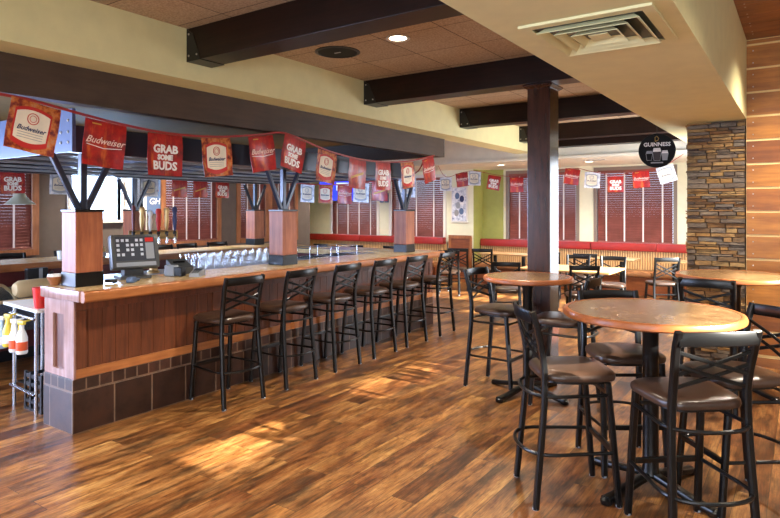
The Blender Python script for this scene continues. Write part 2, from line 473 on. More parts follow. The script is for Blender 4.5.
BWIN = [(-5.6, -4.05, 0.99, 2.5), (-3.6, -2.12, 0.99, 2.5)]
LBWIN = [(-10.5, -9.0, 1.0, 2.45), (-8.55, -7.05, 1.0, 2.45)]
LWIN = [(-2.2, 1.2, 0.6, 2.4), (3.0, 4.58, 1.06, 2.35), (5.18, 6.08, 1.5, 2.4), (6.2, 6.52, 1.06, 2.4), (6.98, 8.2, 1.06, 2.4), (8.82, 9.55, 1.06, 2.4), (9.75, 10.5, 1.06, 2.4)]
struct('wall_back', wall_mb('X', 13.0, 13.2, -6.27, -0.6, 0, 3.17, BWIN), 'wallcream')
struct('wall_back_left', wall_mb('X', 12.5, 12.7, -12.2, -6.27, 0, 3.17, LBWIN), 'wallcream')
struct('wall_return', MB().box((-6.4, 12.51, 0), (-6.262, 13.1, 3.17)), 'green')
struct('trim_1', MB().box((-6.262, 12.985, 0), (-5.74, 13.0, 2.62)), 'green')
struct('wall_left', wall_mb('Y', -10.2, -10.0, -3.2, 11.05, 0, 3.17, LWIN), 'taupe')
struct('wall_left_return', MB().box((-12.2, 10.95, 0), (-10.2, 11.05, 3.17)), 'green')
struct('wall_far_left', MB().box((-12.3, 11.05, 0), (-12.1, 12.6, 3.17)), 'green')
struct('wall_front', wall_mb('X', -3.2, -3.0, -12.2, 4.2, 0, 3.6, [(-10.0, -6.2, 0.5, 2.6), (-1.8, 3.0, 0.5, 2.6)]), 'wallcream')
struct('wall_right', wall_mb('Y', 4.0, 4.2, -3.2, 7.8, 0, 2.45, []), 'wallcream')
struct('wall_right_upper', wall_mb('Y', 4.0, 4.2, -3.2, 7.8, 2.45, 3.6, [(2.5, 6.6, 2.54, 2.8)]), 'wallcream')
struct('wall_behind_pillar', wall_mb('Y', -0.75, -0.6, 8.2, 13.2, 0, 3.2, [(8.8, 11.0, 0.5, 2.5)]), 'wallcream')
struct('wall_board_backing', MB().box((-0.505, 7.508, 0), (4.2, 7.8, 3.52)), 'reveal')

# board wall right of the pillar: boards with pale reveals
m = MB(); tone = m.bm.loops.layers.float_color.new('tone'); zs = [2.93 + 0.2555 * (i - 11) for i in range(14)]
for z in zs:
    lo, hi = max(z + 0.011, 0.0), min(z + 0.2555 - 0.011, 3.49)
    if hi - lo > 0.03:
        n0 = len(m.bm.faces); m.box((-0.5, 7.5, lo), (3.99, 7.526, hi))
        m.bm.faces.ensure_lookup_table(); tv = random.choice(((1, 1, 1, 1), (0.62, 0.5, 0.42, 1), (0.82, 0.72, 0.66, 1), (1.12, 1.12, 1.05, 1)))
        for f_ in m.bm.faces[n0:]:
            for lp in f_.loops: lp[tone] = tv
bw = struct('wall_boards', m, 'board')
m = MB()
for z in zs:
    for q in (0.06, 0.19):
        if 0.05 < z + q < 3.45: m.lathe([(0.007, 0), (0.007, 0.003), (0.003, 0.005)], (0, 0, 0), 8).bm.verts.ensure_lookup_table()
        else: continue
        for v in m.bm.verts[-24:]: v.co = Vector((-0.44 + v.co.x, 7.5 - v.co.z, z + q + v.co.y))
obj('screw', m, 'bolt', bw)
# board ceiling over the right side
m = MB()
for i in range(32):
    y0 = -3.1 + i * 0.333
    m.box((-0.5, y0 + 0.004, 3.5), (4.0, y0 + 0.329, 3.52))
bc = struct('ceiling_boards', m, 'boarddark')
m = MB()
for i in range(32):
    for q in (0.05, 0.28):
        y = -3.1 + i * 0.333 + q
        m.box((-0.435, y - 0.006, 3.496), (-0.423, y + 0.006, 3.5))
obj('screw', m, 'bolt', bc)
struct('ceiling_over_boards', MB().box((-0.5, -3.2, 3.52), (4.2, 7.8, 3.6)), 'reveal')

# soffits and fascias
struct('ceiling_soffit_left', MB().box((-4.56, -3.0, 2.75), (-4.2, 10.9, 3.17)), 'cream')
struct('ceiling_soffit_right', MB().box((-1.4, -3.0, 2.65), (-0.502, 13.0, 3.52)), 'cream')
struct('ceiling_soffit_far', MB().box((-12.1, 10.9, 2.61), (-1.4, 13.0, 3.17)), 'white')
struct('trim_2', MB().box((-12.1, 10.86, 2.61), (-1.4, 10.9, 2.66)), 'white')
struct('ceiling_over_bar', MB().box((-8.3, -3.0, 2.76), (-4.56, 8.0, 2.9)), 'bartan')
struct('trim_3', MB().box((-4.62, -3.0, 2.475), (-4.5, 8.0, 2.757)), 'fascia')
struct('trim_4', MB().box((-8.3, 7.88, 2.475), (-4.625, 7.995, 2.757)), 'fascia')
struct('trim_5', MB().box((-8.3, -3.0, 2.475), (-8.18, 7.87, 2.757)), 'fascia')
for i, (x0, x1) in enumerate(((-6.26, -1.0),)):
    pass

# baseboards
struct('baseboard_left', MB().box((-10.0, -3.0, 0), (-9.98, 11.05, 0.12)), 'winwood')
struct('baseboard_right', MB().box((-0.5, 7.485, 0), (3.99, 7.5, 0.1)), 'boarddark')

# windows
wn = [0]
def window(axis, c, inward, a0, a1, z0, z1, mat, fw=0.07, out=0.03, mull=False):
    """frame standing proud of the wall face c towards inward (+1/-1), with a pane"""
    wn[0] += 1
    m = MB(); p = MB()
    def bx(mm, p0, p1, zl, zh, d0, d1):
        if axis == 'X': mm.box((p0, c + inward * d0, zl), (p1, c + inward * d1, zh))
        else: mm.box((c + inward * d0, p0, zl), (c + inward * d1, p1, zh))
    bx(m, a0 - fw, a0, z0 - fw, z1 + fw, -0.1, out); bx(m, a1, a1 + fw, z0 - fw, z1 + fw, -0.1, out)
    bx(m, a0, a1, z1, z1 + fw, -0.1, out); bx(m, a0 - 0.02, a1 + 0.02, z0 - fw, z0, -0.1, out + 0.03)
    if mull: bx(m, (a0 + a1) / 2 - 0.025, (a0 + a1) / 2 + 0.025, z0, z1, -0.14, -0.09)
    o = struct('window_%d' % wn[0], m, mat)
    bx(p, a0, a1, z0, z1, -0.125, -0.12)
    obj('pane', p, 'pane', o)
    return o
for a in BWIN: window('X', 13.0, -1, *a, 'greyframe')
for a in LBWIN: window('X', 12.5, -1, *a, 'whiteframe')
for i, a in enumerate(LWIN): window('Y', -10.0, 1, *a, 'whiteframe' if i in (2, 3) else 'winwood', fw=0.1 if i not in (2, 3) else 0.05)
window('X', -3.0, 1, -10.0, -6.2, 0.5, 2.6, 'greyframe', mull=True)
window('X', -3.0, 1, -1.8, 3.0, 0.5, 2.6, 'greyframe', mull=True)  # unseen window added to hold the front right fill lamp
window('Y', 4.0, -1, 2.5, 6.6, 2.54, 2.8, 'greyframe', fw=0.04)

window('Y', -0.75, -1, 8.8, 11.0, 0.5, 2.5, 'greyframe', mull=False)

# blinds: slats, ladder tapes, head and bottom rails
def blind(axis, c, inward, a0, a1, z0, z1, ntape, label):
    t = thing('window_blind', label, 'blind', ((a0 + a1) / 2, c, z0) if axis == 'X' else (c, (a0 + a1) / 2, z0), 0, 'wooden window blinds')
    W = a1 - a0 - 0.02; H = z1 - z0; s = inward
    def bx(mm, p0, p1, zl, zh, d0, d1, tilt=0):
        if tilt:
            sz = (p1 - p0, abs(d1 - d0), zh - zl) if axis == 'X' else (abs(d1 - d0), p1 - p0, zh - zl)
            rot = Matrix.Rotation(tilt * -s, 3, 'X') if axis == 'X' else Matrix.Rotation(tilt * s, 3, 'Y')
            cc = ((p0 + p1) / 2, s * (d0 + d1) / 2, (zl + zh) / 2) if axis == 'X' else (s * (d0 + d1) / 2, (p0 + p1) / 2, (zl + zh) / 2)
            mm.obox(cc, sz, rot)
        elif axis == 'X': mm.box((p0, s * d0, zl), (p1, s * d1, zh))
        else: mm.box((s * d0, p0, zl), (s * d1, p1, zh))
    m = MB(); n = int(H / 0.047)
    for i in range(1, n):
        z = i * H / n
        bx(m, -W / 2, W / 2, z - 0.0015, z + 0.0015, -0.06, 0.0, 0.84)
    obj('slat_panel', m, 'blind' if axis == 'X' else 'blindy', t)
    m = MB(); bx(m, -W / 2, W / 2, H - 0.06, H, -0.06, 0.006); obj('head_rail', m, 'blind', t)
    m = MB(); bx(m, -W / 2, W / 2, 0.005, 0.03, -0.05, 0.004); obj('bottom_rail', m, 'blind', t)
    for i in range(ntape):
        x = -W / 2 + W * (i + 0.5) / ntape
        m = MB(); bx(m, x - 0.015, x + 0.015, 0.03, H - 0.06, 0.003, 0.005); obj('ladder_tape', m, 'tape', t)
    return t
blind('X', 12.975, -1, *BWIN[0], 3, 'closed reddish wooden blind partly behind the dark column')
blind('X', 12.975, -1, *BWIN[1], 4, 'closed reddish wooden blind in the window nearest the stone pillar')
blind('X', 12.475, -1, *LBWIN[0], 4, 'closed reddish wooden blind behind the bar, right of the television')
blind('X', 12.475, -1, *LBWIN[1], 3, 'closed reddish wooden blind just left of the framed poster')
blind('Y', -9.975, 1, *LWIN[1], 3, 'closed reddish wooden blind behind the hanging pendant lamp')
blind('Y', -9.975, 1, *LWIN[4], 4, 'closed reddish wooden blind right of the beer tap tower')
blind('Y', -9.975, 1, *LWIN[5], 2, 'narrow closed wooden blind left of the far middle bar post')
blind('Y', -9.975, 1, *LWIN[6], 2, 'narrow closed wooden blind right of the far middle bar post')

# ------------------------------------------------------------------ beams, column, pillar
def beam(y0, x0, x1, z0, label, d=0.24, plate=True):
    t = thing('ceiling_beam', label, 'beam', (x0, y0, z0), 0, 'dark wooden ceiling beams')
    obj('timber', MB().box((0.006, 0, 0), (x1 - x0, d, 3.168 - z0), 0.004), 'beam', t)
    p = MB(); H = 3.168 - z0
    p.prism([(0.0, -0.006, -0.005), (0.17, -0.006, -0.005), (0.155, -0.006, 0.05), (0.08, -0.006, H * 0.8), (0.0, -0.006, H)], (0, 0.005, 0))
    p.box((0.0, -0.006, -0.006), (0.17, d + 0.006, -0.0005)); p.box((-0.004, -0.006, -0.006), (0.005, d + 0.006, H))
    e = obj('end_plate', p, 'bracket', t)
    for x, z in ((0.03, 0.04), (0.13, 0.04), (0.03, H - 0.05)):
        b = MB().lathe([(0.009, 0), (0.009, 0.004), (0.004, 0.007)], n=8).xf(Matrix.Translation((x, -0.006, z)) @ Matrix.Rotation(PI / 2, 4, 'X'))
        obj('bolt', b, 'bolt', t)
    return t
beam(3.14, -4.2, -1.4, 2.9, 'dark ceiling beam nearest the viewer, upper left of the speaker')
beam(5.57, -4.2, -1.4, 2.9, 'dark ceiling beam resting on the square column')
beam(7.93, -4.2, -1.4, 2.9, 'dark ceiling beam next behind the column')
beam(10.2, -4.2, -1.4, 2.9, 'dark ceiling beam second behind the column')
beam(10.62, -4.2, -1.4, 2.81, 'lowest and farthest dark ceiling beam, against the white soffit')

t = thing('square_column', 'dark polished square wooden column behind the small round table', 'column', (-2.132, 5.785, 0))
obj('shaft', MB().box((-0.115, -0.125, 0), (0.115, 0.125, 2.87), 0.006), 'column', t)
obj('base_block', MB().box((-0.13, -0.14, 0), (0.13, 0.14, 0.14), 0.006), 'column', t)
obj('capital', MB().loft([[(x * 0.12, y * 0.13, 2.862) for x, y in ((-1, -1), (1, -1), (1, 1), (-1, 1))], [(x * 0.15, y * 0.16, 2.885) for x, y in ((-1, -1), (1, -1), (1, 1), (-1, 1))], [(x * 0.15, y * 0.16, 2.899) for x, y in ((-1, -1), (1, -1), (1, 1), (-1, 1))]]), 'column', t)

# stone pillar: coursed ledger stones
bm = bmesh.new(); lay = bm.loops.layers.float_color.new('stone')
PALS = [(158, 126, 84), (178, 146, 98), (134, 110, 82), (118, 106, 96), (166, 130, 78), (142, 130, 118), (188, 158, 110), (108, 96, 88), (150, 114, 74), (132, 124, 116)]
def stone_run(origin, along, normal, L):
    z = 0.0
    while z < 2.64:
        h = random.choice((0.024, 0.03, 0.036, 0.045, 0.055)); h = min(h, 2.645 - z); a = 0.0
        while a < L - 1e-3:
            w = random.uniform(0.08, 0.26); w = L - a if L - a - w < 0.06 else w
            d = random.uniform(0.015, 0.045); col = lin(random.choice(PALS))
            g = 0.0012; vs_ = []
            for dd, q in ((0, 0.0), (d, 0.006)):
                for aa, zz in ((a + g, z + g), (a + w - g, z + g), (a + w - g, z + h - g * 0.5), (a + g, z + h - g * 0.5)):
                    aa2 = aa + (q if aa < a + w / 2 else -q); zz2 = zz + (q * 0.6 if zz < z + h / 2 else -q * 0.6)
                    jit = random.uniform(-0.006, 0.006) if dd else 0
                    p = Vector(origin) + Vector(along) * aa2 + Vector(normal) * (dd + jit) + Vector((0, 0, zz2))
                    vs_.append(bm.verts.new(p))
            for f in ((4, 5, 6, 7), (0, 1, 5, 4), (1, 2, 6, 5), (2, 3, 7, 6), (3, 0, 4, 7), (3, 2, 1, 0)):
                fc = bm.faces.new([vs_[i] for i in f])
                for lp in fc.loops: lp[lay] = col
            a += w
        z += h
stone_run((-1.09, 7.56, 0), (1, 0, 0), (0, -1, 0), 0.58)
stone_run((-1.06, 8.15, 0), (0, -1, 0), (-1, 0, 0), 0.6)
me_ = MB(); me_.bm.free(); me_.bm = bm
stp = thing('stone_pillar', 'stacked ledger stone pillar beside the board wall', 'pillar', (0, 0, 0))
obj('stone_facing', me_, 'stone', stp)
obj('core', MB().box((-1.06, 7.56, 0), (-0.51, 8.2, 2.648)), 'taupe', stp)

# ------------------------------------------------------------------ ceiling fittings
def downlight(x, y, z, label, watts=70, spot=2.3, group='recessed ceiling lights', col=(1, 0.9, 0.74)):
    t = thing('recessed_light', label, 'ceiling light', (x, y, z), 0, group)
    obj('trim_ring', MB().lathe([(0.075, 0.0), (0.105, -0.002), (0.108, -0.008), (0.1, -0.01), (0.076, -0.004), (0.075, 0.0)], n=28, cap=False), 'whiteframe', t, True)
    obj('lens', MB().lathe([(0.074, -0.001), (0.074, -0.004), (0.0, -0.005)], n=28), 'lens', t)
    l = lamp('light_source', 'SPOT', (0, 0, -0.03), watts, col, spot_size=spot, spot_blend=0.9, shadow_soft_size=0.09)
    l.parent = t
    return t
downlight(-2.91, 4.35, 3.17, 'lit recessed ceiling light right of the round speaker', 230)
downlight(-2.86, 6.84, 3.17, 'lit recessed ceiling light just left of the dark column top', 230)
downlight(-2.9, 1.7, 3.17, 'lit recessed ceiling light above the near floor, out of the picture', 230)
downlight(-2.9, -0.9, 3.17, 'lit recessed ceiling light above and behind the viewer', 230)
downlight(-2.9, 9.2, 3.17, 'lit recessed ceiling light hidden beyond the second beam', 230)
for x, y, lb in ((-5.2, 11.64, 'lit recessed light in the white soffit left of the column'), (-3.41, 11.74, 'lit recessed light in the white soffit right of the column'),
                 (-7.4, 11.5, 'lit recessed light in the white soffit above the left bench'), (-9.6, 11.4, 'lit recessed light in the white soffit near the television'), (-2.2, 11.6, 'lit recessed light in the white soffit behind the round sign')):
    downlight(x, y, 2.61, lb, 150)
for x, y, lb in ((0.75, 1.2, 'lit light in the board ceiling to the right of the viewer'), (0.75, 3.6, 'lit light in the board ceiling above the near round table'), (0.35, 6.5, 'lit light in the board ceiling close to the board wall')):
    downlight(x, y, 3.497, lb, 430 if y > 6 else 220)
for x, y, lb in ((-5.5, 3.2, 'added unseen light in the tan bar ceiling above the sink'), (-5.5, 5.9, 'added unseen light in the tan bar ceiling above the glasses'), (-5.5, 0.6, 'added unseen light in the tan ceiling near the bar opening'), (-9.1, 6.2, 'added ceiling light brightening the blinds of the left windows')):
    downlight(x, y, 2.757 if x > -8 else 3.168, lb, 150 if x > -8 else 420)  # unseen lamps added to brighten the bar interior and the left blinds

t = thing('ceiling_speaker', 'round black speaker set into the tan ceiling tiles', 'speaker', (-3.64, 4.41, 3.17))
obj('rim', MB().lathe([(0.19, 0.0), (0.215, 0.0), (0.215, -0.006), (0.19, -0.012), (0.185, -0.004)], n=40), 'blackplastic', t, True)
obj('grille', MB().lathe([(0.186, -0.001), (0.186, -0.004), (0.0, -0.006)], n=40), 'signblack', t)
obj('badge', MB().box((-0.035, -0.01, -0.009), (0.035, 0.01, -0.0055)), 'silverplastic', t)

t = thing('air_vent', 'square stepped air vent in the pale soffit', 'air vent', (-0.92, 3.38, 2.65))
def ring(m, a, b, z0, z1, w=0.02):
    """square ring, outer half sizes a x b, sloped outwards going down"""
    o = [(-a, -b), (a, -b), (a, b), (-a, b)]
    for i in range(4):
        p, q = Vector((*o[i], 0)), Vector((*o[(i + 1) % 4], 0)); s_ = 1 - w / a
        m.loft([[p + Vector((0, 0, z0)), q + Vector((0, 0, z0)), q + Vector((0, 0, z0 - 0.003)), p + Vector((0, 0, z0 - 0.003))],
                [Vector((p.x * s_, p.y * s_, z1)), Vector((q.x * s_, q.y * s_, z1)), Vector((q.x * s_, q.y * s_, z1 - 0.003)), Vector((p.x * s_, p.y * s_, z1 - 0.003))]])
m = MB(); ring(m, 0.335, 0.355, -0.012, -0.012, 0.055); ring(m, 0.335, 0.355, -0.001, -0.009, 0.003); obj('frame', m, 'cream', t)
for a in (0.262, 0.192, 0.122):
    m = MB(); ring(m, a, a * 1.06, -0.034, -0.004, 0.034); obj('louver', m, 'cream', t)
obj('core_plate', MB().box((-0.05, -0.053, -0.028), (0.05, 0.053, -0.022)), 'cream', t)
obj('duct', MB().box((-0.28, -0.3, -0.0035), (0.28, 0.3, -0.001)), 'blackplastic', t, label='flat black plate painting the dark of the duct opening')  # shade inside the duct painted as a flat black plate

t = thing('air_register', 'small slotted vent in the white soffit near the right window', 'air vent', (-3.2, 11.4, 2.61))
obj('frame', MB().box((-0.2, -0.06, -0.008), (0.2, 0.06, -0.001)), 'whiteframe', t)
for i in range(4): obj('slot', MB().box((-0.18, -0.045 + i * 0.026, -0.0095), (0.18, -0.035 + i * 0.026, -0.008)), 'blackplastic', t)

# ------------------------------------------------------------------ the bar
# worktop: front run, far run and the end run that joins them round the far side
t = thing('bar_worktop', 'tan speckled bar worktop with rounded wooden edge', 'worktop', (-4.31, 2.34, 0.99))
def W(x, y, z): return (x + 4.31, y - 2.34, z - 0.99)
m = MB()
m.box(W(-4.95, 2.36, 0.995), W(-4.37, 7.62, 1.07), 0.004)
m.box(W(-7.2, 7.0, 0.995), W(-4.955, 7.62, 1.07), 0.004)
m.box(W(-7.95, 1.2, 0.995), W(-7.205, 7.62, 1.07), 0.004)
obj('top_surface', m, 'bartop', t)
def edge(pts):
    return MB().sweep(pts, rrect(0.06, 0.085, 0.02))
obj('wood_edge', edge([W(-4.345, 2.34, 1.03), W(-4.345, 7.68, 1.03)]), 'rail', t, True)
obj('wood_edge', MB().box(W(-4.95, 2.33, 0.989), W(-4.376, 2.362, 1.0725), 0.008), 'panel_daywash', t, True)
obj('wood_edge', MB().box(W(-7.17, 1.2, 0.989), W(-7.2, 6.99, 1.0725), 0.008), 'rail', t, True)
obj('wood_edge', MB().box(W(-7.95, 7.625, 0.989), W(-4.378, 7.67, 1.0725), 0.008), 'rail', t, True)

t = thing('bar_counter', 'wood panelled bar front on a dark tiled base', 'bar', (-4.47, 2.33, 0))
def F(x, y, z): return (x + 4.47, y - 2.33, z)
m = MB().box(F(-4.6, 2.36, 0.412), F(-4.487, 7.6, 0.987))
m.box(F(-4.9, 2.36, 0.412), F(-4.601, 2.5, 0.987))
for i in range(46):
    y = 2.46 + i * 0.111
    if y < 7.5: m.box(F(-4.4865, y, 0.475), F(-4.481, y + 0.107, 0.92))
obj('panelling', m, 'panel', t)
obj('bottom_rail', MB().box(F(-4.487, 2.352, 0.406), F(-4.466, 7.6, 0.475), 0.004), 'rail', t)
obj('top_rail', MB().box(F(-4.487, 2.352, 0.915), F(-4.466, 7.6, 0.986), 0.004), 'panel', t)
for i, y in enumerate((2.352, 3.62, 4.9, 6.18, 7.5)):
    obj('stile', MB().box(F(-4.487, y, 0.476), F(-4.466, y + 0.085, 0.914), 0.004), 'panel', t)
# end panel with a recess slot
m = MB()
m.box(F(-4.61, 2.34, 0.406), F(-4.466, 2.36, 0.987)); m.box(F(-4.9, 2.34, 0.406), F(-4.77, 2.36, 0.987))
m.box(F(-4.77, 2.34, 0.88), F(-4.61, 2.36, 0.987)); m.box(F(-4.77, 2.34, 0.406), F(-4.61, 2.36, 0.46))
obj('end_panel', m, 'panel_daywash', t, label='wooden end panel with a tall slot, blue daylight painted into its wood')
obj('large_tiles', MB().box(F(-4.9, 2.33, 0), F(-4.462, 7.6, 0.306), 0.003), 'bigtile', t, uv=True)
obj('border_tiles', MB().box(F(-4.9, 2.332, 0.308), F(-4.464, 7.6, 0.404), 0.002), 'smalltile', t, uv=True)
obj('foot_rail_end', MB().box(F(-4.9, 2.345, 0.404), F(-4.466, 2.353, 0.407)), 'rail', t)

t = thing('bar_cabinet', 'maroon panelled far side of the bar under the far worktop', 'bar', (-7.6, 1.2, 0))
obj('panelling', MB().box((-0.3, 0.02, 0), (0.36, 6.4, 0.987)), 'maroon', t)
obj('kick_base', MB().box((-0.302, 0.0, 0), (0.364, 6.4, 0.12)), 'blackplastic', t)
obj('end_run', MB().box((0.365, 5.85, 0), (2.68, 6.38, 0.987)), 'maroon', t)

# posts standing on the worktop, with steel V struts that carry the rack
def make_post():
    t = thing('bar_post', '-', 'post', (0, 0, 0), 0, 'wooden posts on the bar')
    obj('shaft', MB().box((-0.105, -0.11, 0.11), (0.105, 0.11, 0.585), 0.006), 'post', t)
    obj('base_wrap', MB().box((-0.109, -0.114, 0.001), (0.109, 0.114, 0.11), 0.004), 'blackmetal', t)
    obj('cap_plate', MB().box((-0.112, -0.117, 0.585), (0.112, 0.117, 0.605), 0.004), 'blackmetal', t)
    obj('stem', MB().box((-0.025, -0.025, 0.605), (0.025, 0.025, 1.049), 0.004), 'bluesteel', t)
    for s in (-1, 1):
        obj('strut', MB().sweep([(0, s * 0.03, 0.605), (0, s * 0.24, 1.03)], rrect(0.042, 0.042, 0.006, 1), up=(1, 0, 0)), 'bluesteel', t)
    return t
post = Place(make_post())
for x, y, lb in ((-4.73, 2.55, 'wooden bar post nearest the viewer, beside the order terminal'), (-4.72, 4.78, 'wooden bar post beside the rows of glasses, second along the near worktop'),
                 (-4.72, 7.22, 'wooden bar post farthest along the near worktop, by the last stools'), (-7.8, 7.22, 'wooden bar post at the far corner of the bar'),
                 (-7.8, 4.95, 'wooden bar post on the far worktop behind the beer taps')):
    post((x, y, 1.07), 0, lb)

# overhead rack
t = thing('overhead_rack', 'dark steel glass rack frame above the bar on the posts', 'rack', (-4.72, 2.45, 2.12))
def R(x, y, z): return (x + 4.72, y - 2.45, z - 2.12)
obj('front_beam', MB().box(R(-4.78, 2.46, 2.121), R(-4.66, 7.4, 2.33), 0.004), 'bluesteel', t)
obj('back_beam', MB().box(R(-7.86, 2.46, 2.121), R(-7.74, 7.4, 2.33), 0.004), 'bluesteel', t)
obj('end_panel', MB().box(R(-7.86, 2.43, 2.121), R(-4.66, 2.459, 2.46), 0.004), 'steel_daywash', t, label='broad steel end panel with blue daylight painted into its colour')
obj('end_beam', MB().box(R(-7.73, 7.3, 2.121), R(-4.79, 7.4, 2.33), 0.004), 'bluesteel', t)
for i in range(5):
    x = -5.05 - i * 0.6
    obj('rack_rail', MB().box(R(x - 0.016, 2.47, 2.122), R(x + 0.016, 7.29, 2.146), 0.004), 'silverplastic', t)
obj('rack_tray', MB().box(R(-7.73, 2.47, 2.213), R(-4.79, 7.29, 2.223)), 'bracket', t)
for y in (3.6, 4.78, 6.0): obj('cross_beam', MB().box(R(-7.73, y - 0.03, 2.15), R(-4.79, y + 0.03, 2.21)), 'bluesteel', t)
for z in (2.2, 2.28, 2.37):
    for x in (-4.83, -4.72): 
        if x > -4.8 or z < 2.3:
            b = MB().lathe([(0.012, 0), (0.012, 0.004), (0.005, 0.008)], n=8).xf(Matrix.Translation(R(x, 2.43, z)) @ Matrix.Rotation(PI / 2, 4, 'X'))
            obj('bolt', b, 'bolt', t)

# ------------------------------------------------------------------ chairs and stools
def superell(a, bf, bb, s, z, n=36, e=4.0):
    out = []
    for i in range(n):
        t = 2 * PI * i / n; c, q = math.cos(t), math.sin(t)
        x = a * s * math.copysign(abs(c) ** (2 / e), c); y = math.copysign(abs(q) ** (2 / e), q)
        wx = 1.0 + 0.06 * y
        out.append((x * wx, y * (bf if y > 0 else bb) * s + 0.012, z))
    return out

def make_chair(name, hs, ht, bar):
    t = thing(name, '-', 'bar stool' if bar else 'chair')
    prof = rrect(0.038, 0.034, 0.008, 1)
    # seat cushion
    obj('seat', MB().loft([superell(0.222, 0.232, 0.212, s, hs + z) for s, z in ((0.9, -0.052), (0.985, -0.047), (1.0, -0.032), (0.985, -0.016), (0.92, -0.004), (0.7, 0.003), (0.3, 0.006))]), 'seat', t, True)
    obj('seat_frame', MB().loft([superell(0.185, 0.19, 0.17, s, hs + z) for s, z in ((0.97, -0.072), (1, -0.07), (1, -0.055), (0.97, -0.053))]), 'blackmetal', t, True)
    bs = -0.185
    for s in (-1, 1):
        if bar: path = [(s * 0.212, -0.245, 0), (s * 0.205, -0.222, 0.25), (s * 0.196, -0.195, 0.55), (s * 0.19, -0.19, hs - 0.02), (s * 0.187, -0.2, hs + 0.1), (s * 0.195, -0.232, hs + 0.25), (s * 0.195, -0.26, ht)]
        else: path = [(s * 0.2, -0.26, 0), (s * 0.195, -0.215, 0.22), (s * 0.19, -0.19, hs - 0.04), (s * 0.187, -0.195, hs + 0.1), (s * 0.185, -0.232, hs + 0.27), (s * 0.195, -0.26, ht)]
        obj('leg', MB().sweep(smooth_path(path, 3), prof, up=(0, 1, 0)), 'blackmetal', t, True)
        f = [(s * 0.2, 0.232, 0), (s * 0.192, 0.2, hs * 0.5), (s * 0.185, 0.172, hs - 0.06)]
        obj('leg', MB().sweep(smooth_path(f, 3), prof, up=(0, 1, 0)), 'blackmetal', t, True)
    # top rail bowed backwards
    top = [(-0.195, -0.258, ht - 0.035), (-0.1, -0.28, ht - 0.032), (0, -0.288, ht - 0.03), (0.1, -0.28, ht - 0.032), (0.195, -0.258, ht - 0.035)]
    obj('top_rail', MB().sweep(smooth_path(top, 4), rrect(0.016, 0.07, 0.007, 2)), 'blackmetal', t, True)
    zt = ht - 0.1; zb = hs + 0.06
    yy = lambda z: -0.195 - 0.06 * max(0, (z - hs - 0.06) / (ht - hs - 0.06))
    for s in (-1, 1):
        for o_ in (0.0, 0.065):
            a = Vector((-s * 0.188, yy(zt - o_) - 0.002 * s, zt - o_)); b = Vector((s * 0.188, yy(zb + 0.065 - o_) - 0.002 * s, zb + 0.065 - o_))
            mid = (a + b) / 2 + Vector((0, -0.014 - 0.004 * s, 0))
            obj('cross_bar', MB().sweep(smooth_path([a, mid, b], 5), rrect(0.011, 0.021, 0.004, 1)), 'blackmetal', t, True)
    if bar:
        for z, k in ((0.3, 1.0), (hs - 0.13, 0.9)):
            sx = 0.2 * (1.0 if k == 1.0 else 0.965)
            p = [(-sx, 0.2 * k + 0.005, z), (-sx - 0.012, 0, z), (-sx - 0.018, -0.17 * k, z), (-sx * 0.75, -0.265 * k, z), (0, -0.3 * k, z), (sx * 0.75, -0.265 * k, z), (sx + 0.018, -0.17 * k, z), (sx + 0.012, 0, z), (sx, 0.2 * k + 0.005, z)]
            obj('ring_brace', MB().tube(smooth_path(p, 4), 0.0105, 8), 'blackmetal', t, True)
        obj('foot_rest', MB().box((-0.185, 0.2, 0.285), (0.185, 0.222, 0.315), 0.004), 'blackmetal', t)
        obj('front_brace', MB().box((-0.18, 0.178, hs - 0.14), (0.18, 0.192, hs - 0.12), 0.003), 'blackmetal', t)
    else:
        for s in (-1, 1): obj('side_brace', MB().box((s * 0.19 - 0.007, -0.2, 0.2), (s * 0.19 + 0.007, 0.2, 0.222), 0.003), 'blackmetal', t)
        obj('back_brace', MB().box((-0.18, -0.195, 0.24), (0.18, -0.18, 0.262), 0.003), 'blackmetal', t)
    for ch in list(t.children):
        if ch.name.startswith('leg'):
            xs = [v.co for v in ch.data.vertices if v.co.z < 0.01]
            cx = sum(v.x for v in xs) / len(xs); cy = sum(v.y for v in xs) / len(xs)
            obj('foot_glide', MB().lathe([(0.017, 0.0), (0.019, 0.004), (0.019, 0.012), (0.012, 0.016)], (cx, cy, -0.004), 10), 'silverplastic', ch)
    return t
stool = Place(make_chair('bar_stool', 0.752, 1.095, True))
S = 'black metal bar stool with brown seat, '
G = 'bar stools along the front of the bar'
for i, (y, d) in enumerate(((3.55, 'first along the bar from the viewer'), (4.25, 'second along the bar from the viewer'), (4.96, 'third along the bar from the viewer'), (5.65, 'fourth along the bar from the viewer'), (6.35, 'fifth along the bar from the viewer'), (7.1, 'farthest one at the bar front'))):
    stool((-4.2, y, 0.004), face(-1, random.uniform(-0.06, 0.06)), S + d, G)
G = 'bar stools around the round tables'
stool((-1.157, 3.53, 0.004), face(0.8, 0.6), S + 'left of the near table', G)
stool((-0.49, 3.40, 0.004), face(-0.63, 0.77), S + 'nearest the viewer at the near table', G)
stool((-0.32, 3.98, 0.004), face(-0.75, -0.66), S + 'cut by the right picture edge', G)
stool((-0.99, 4.15, 0.004), face(0.57, -0.82), S + 'on the far side of the near table', G)
stool((-0.64, 5.79, 0.004), face(0.06, 1), S + 'pushed to the large table by the pillar', G)
stool((-2.38, 5.29, 0.004), face(1, -0.08), S + 'left of the small table by the column', G)
stool((-1.70, 5.12, 0.004), face(-1, -0.02), S + 'right of the small table by the column', G)
G = 'bar stools along the far side of the bar'
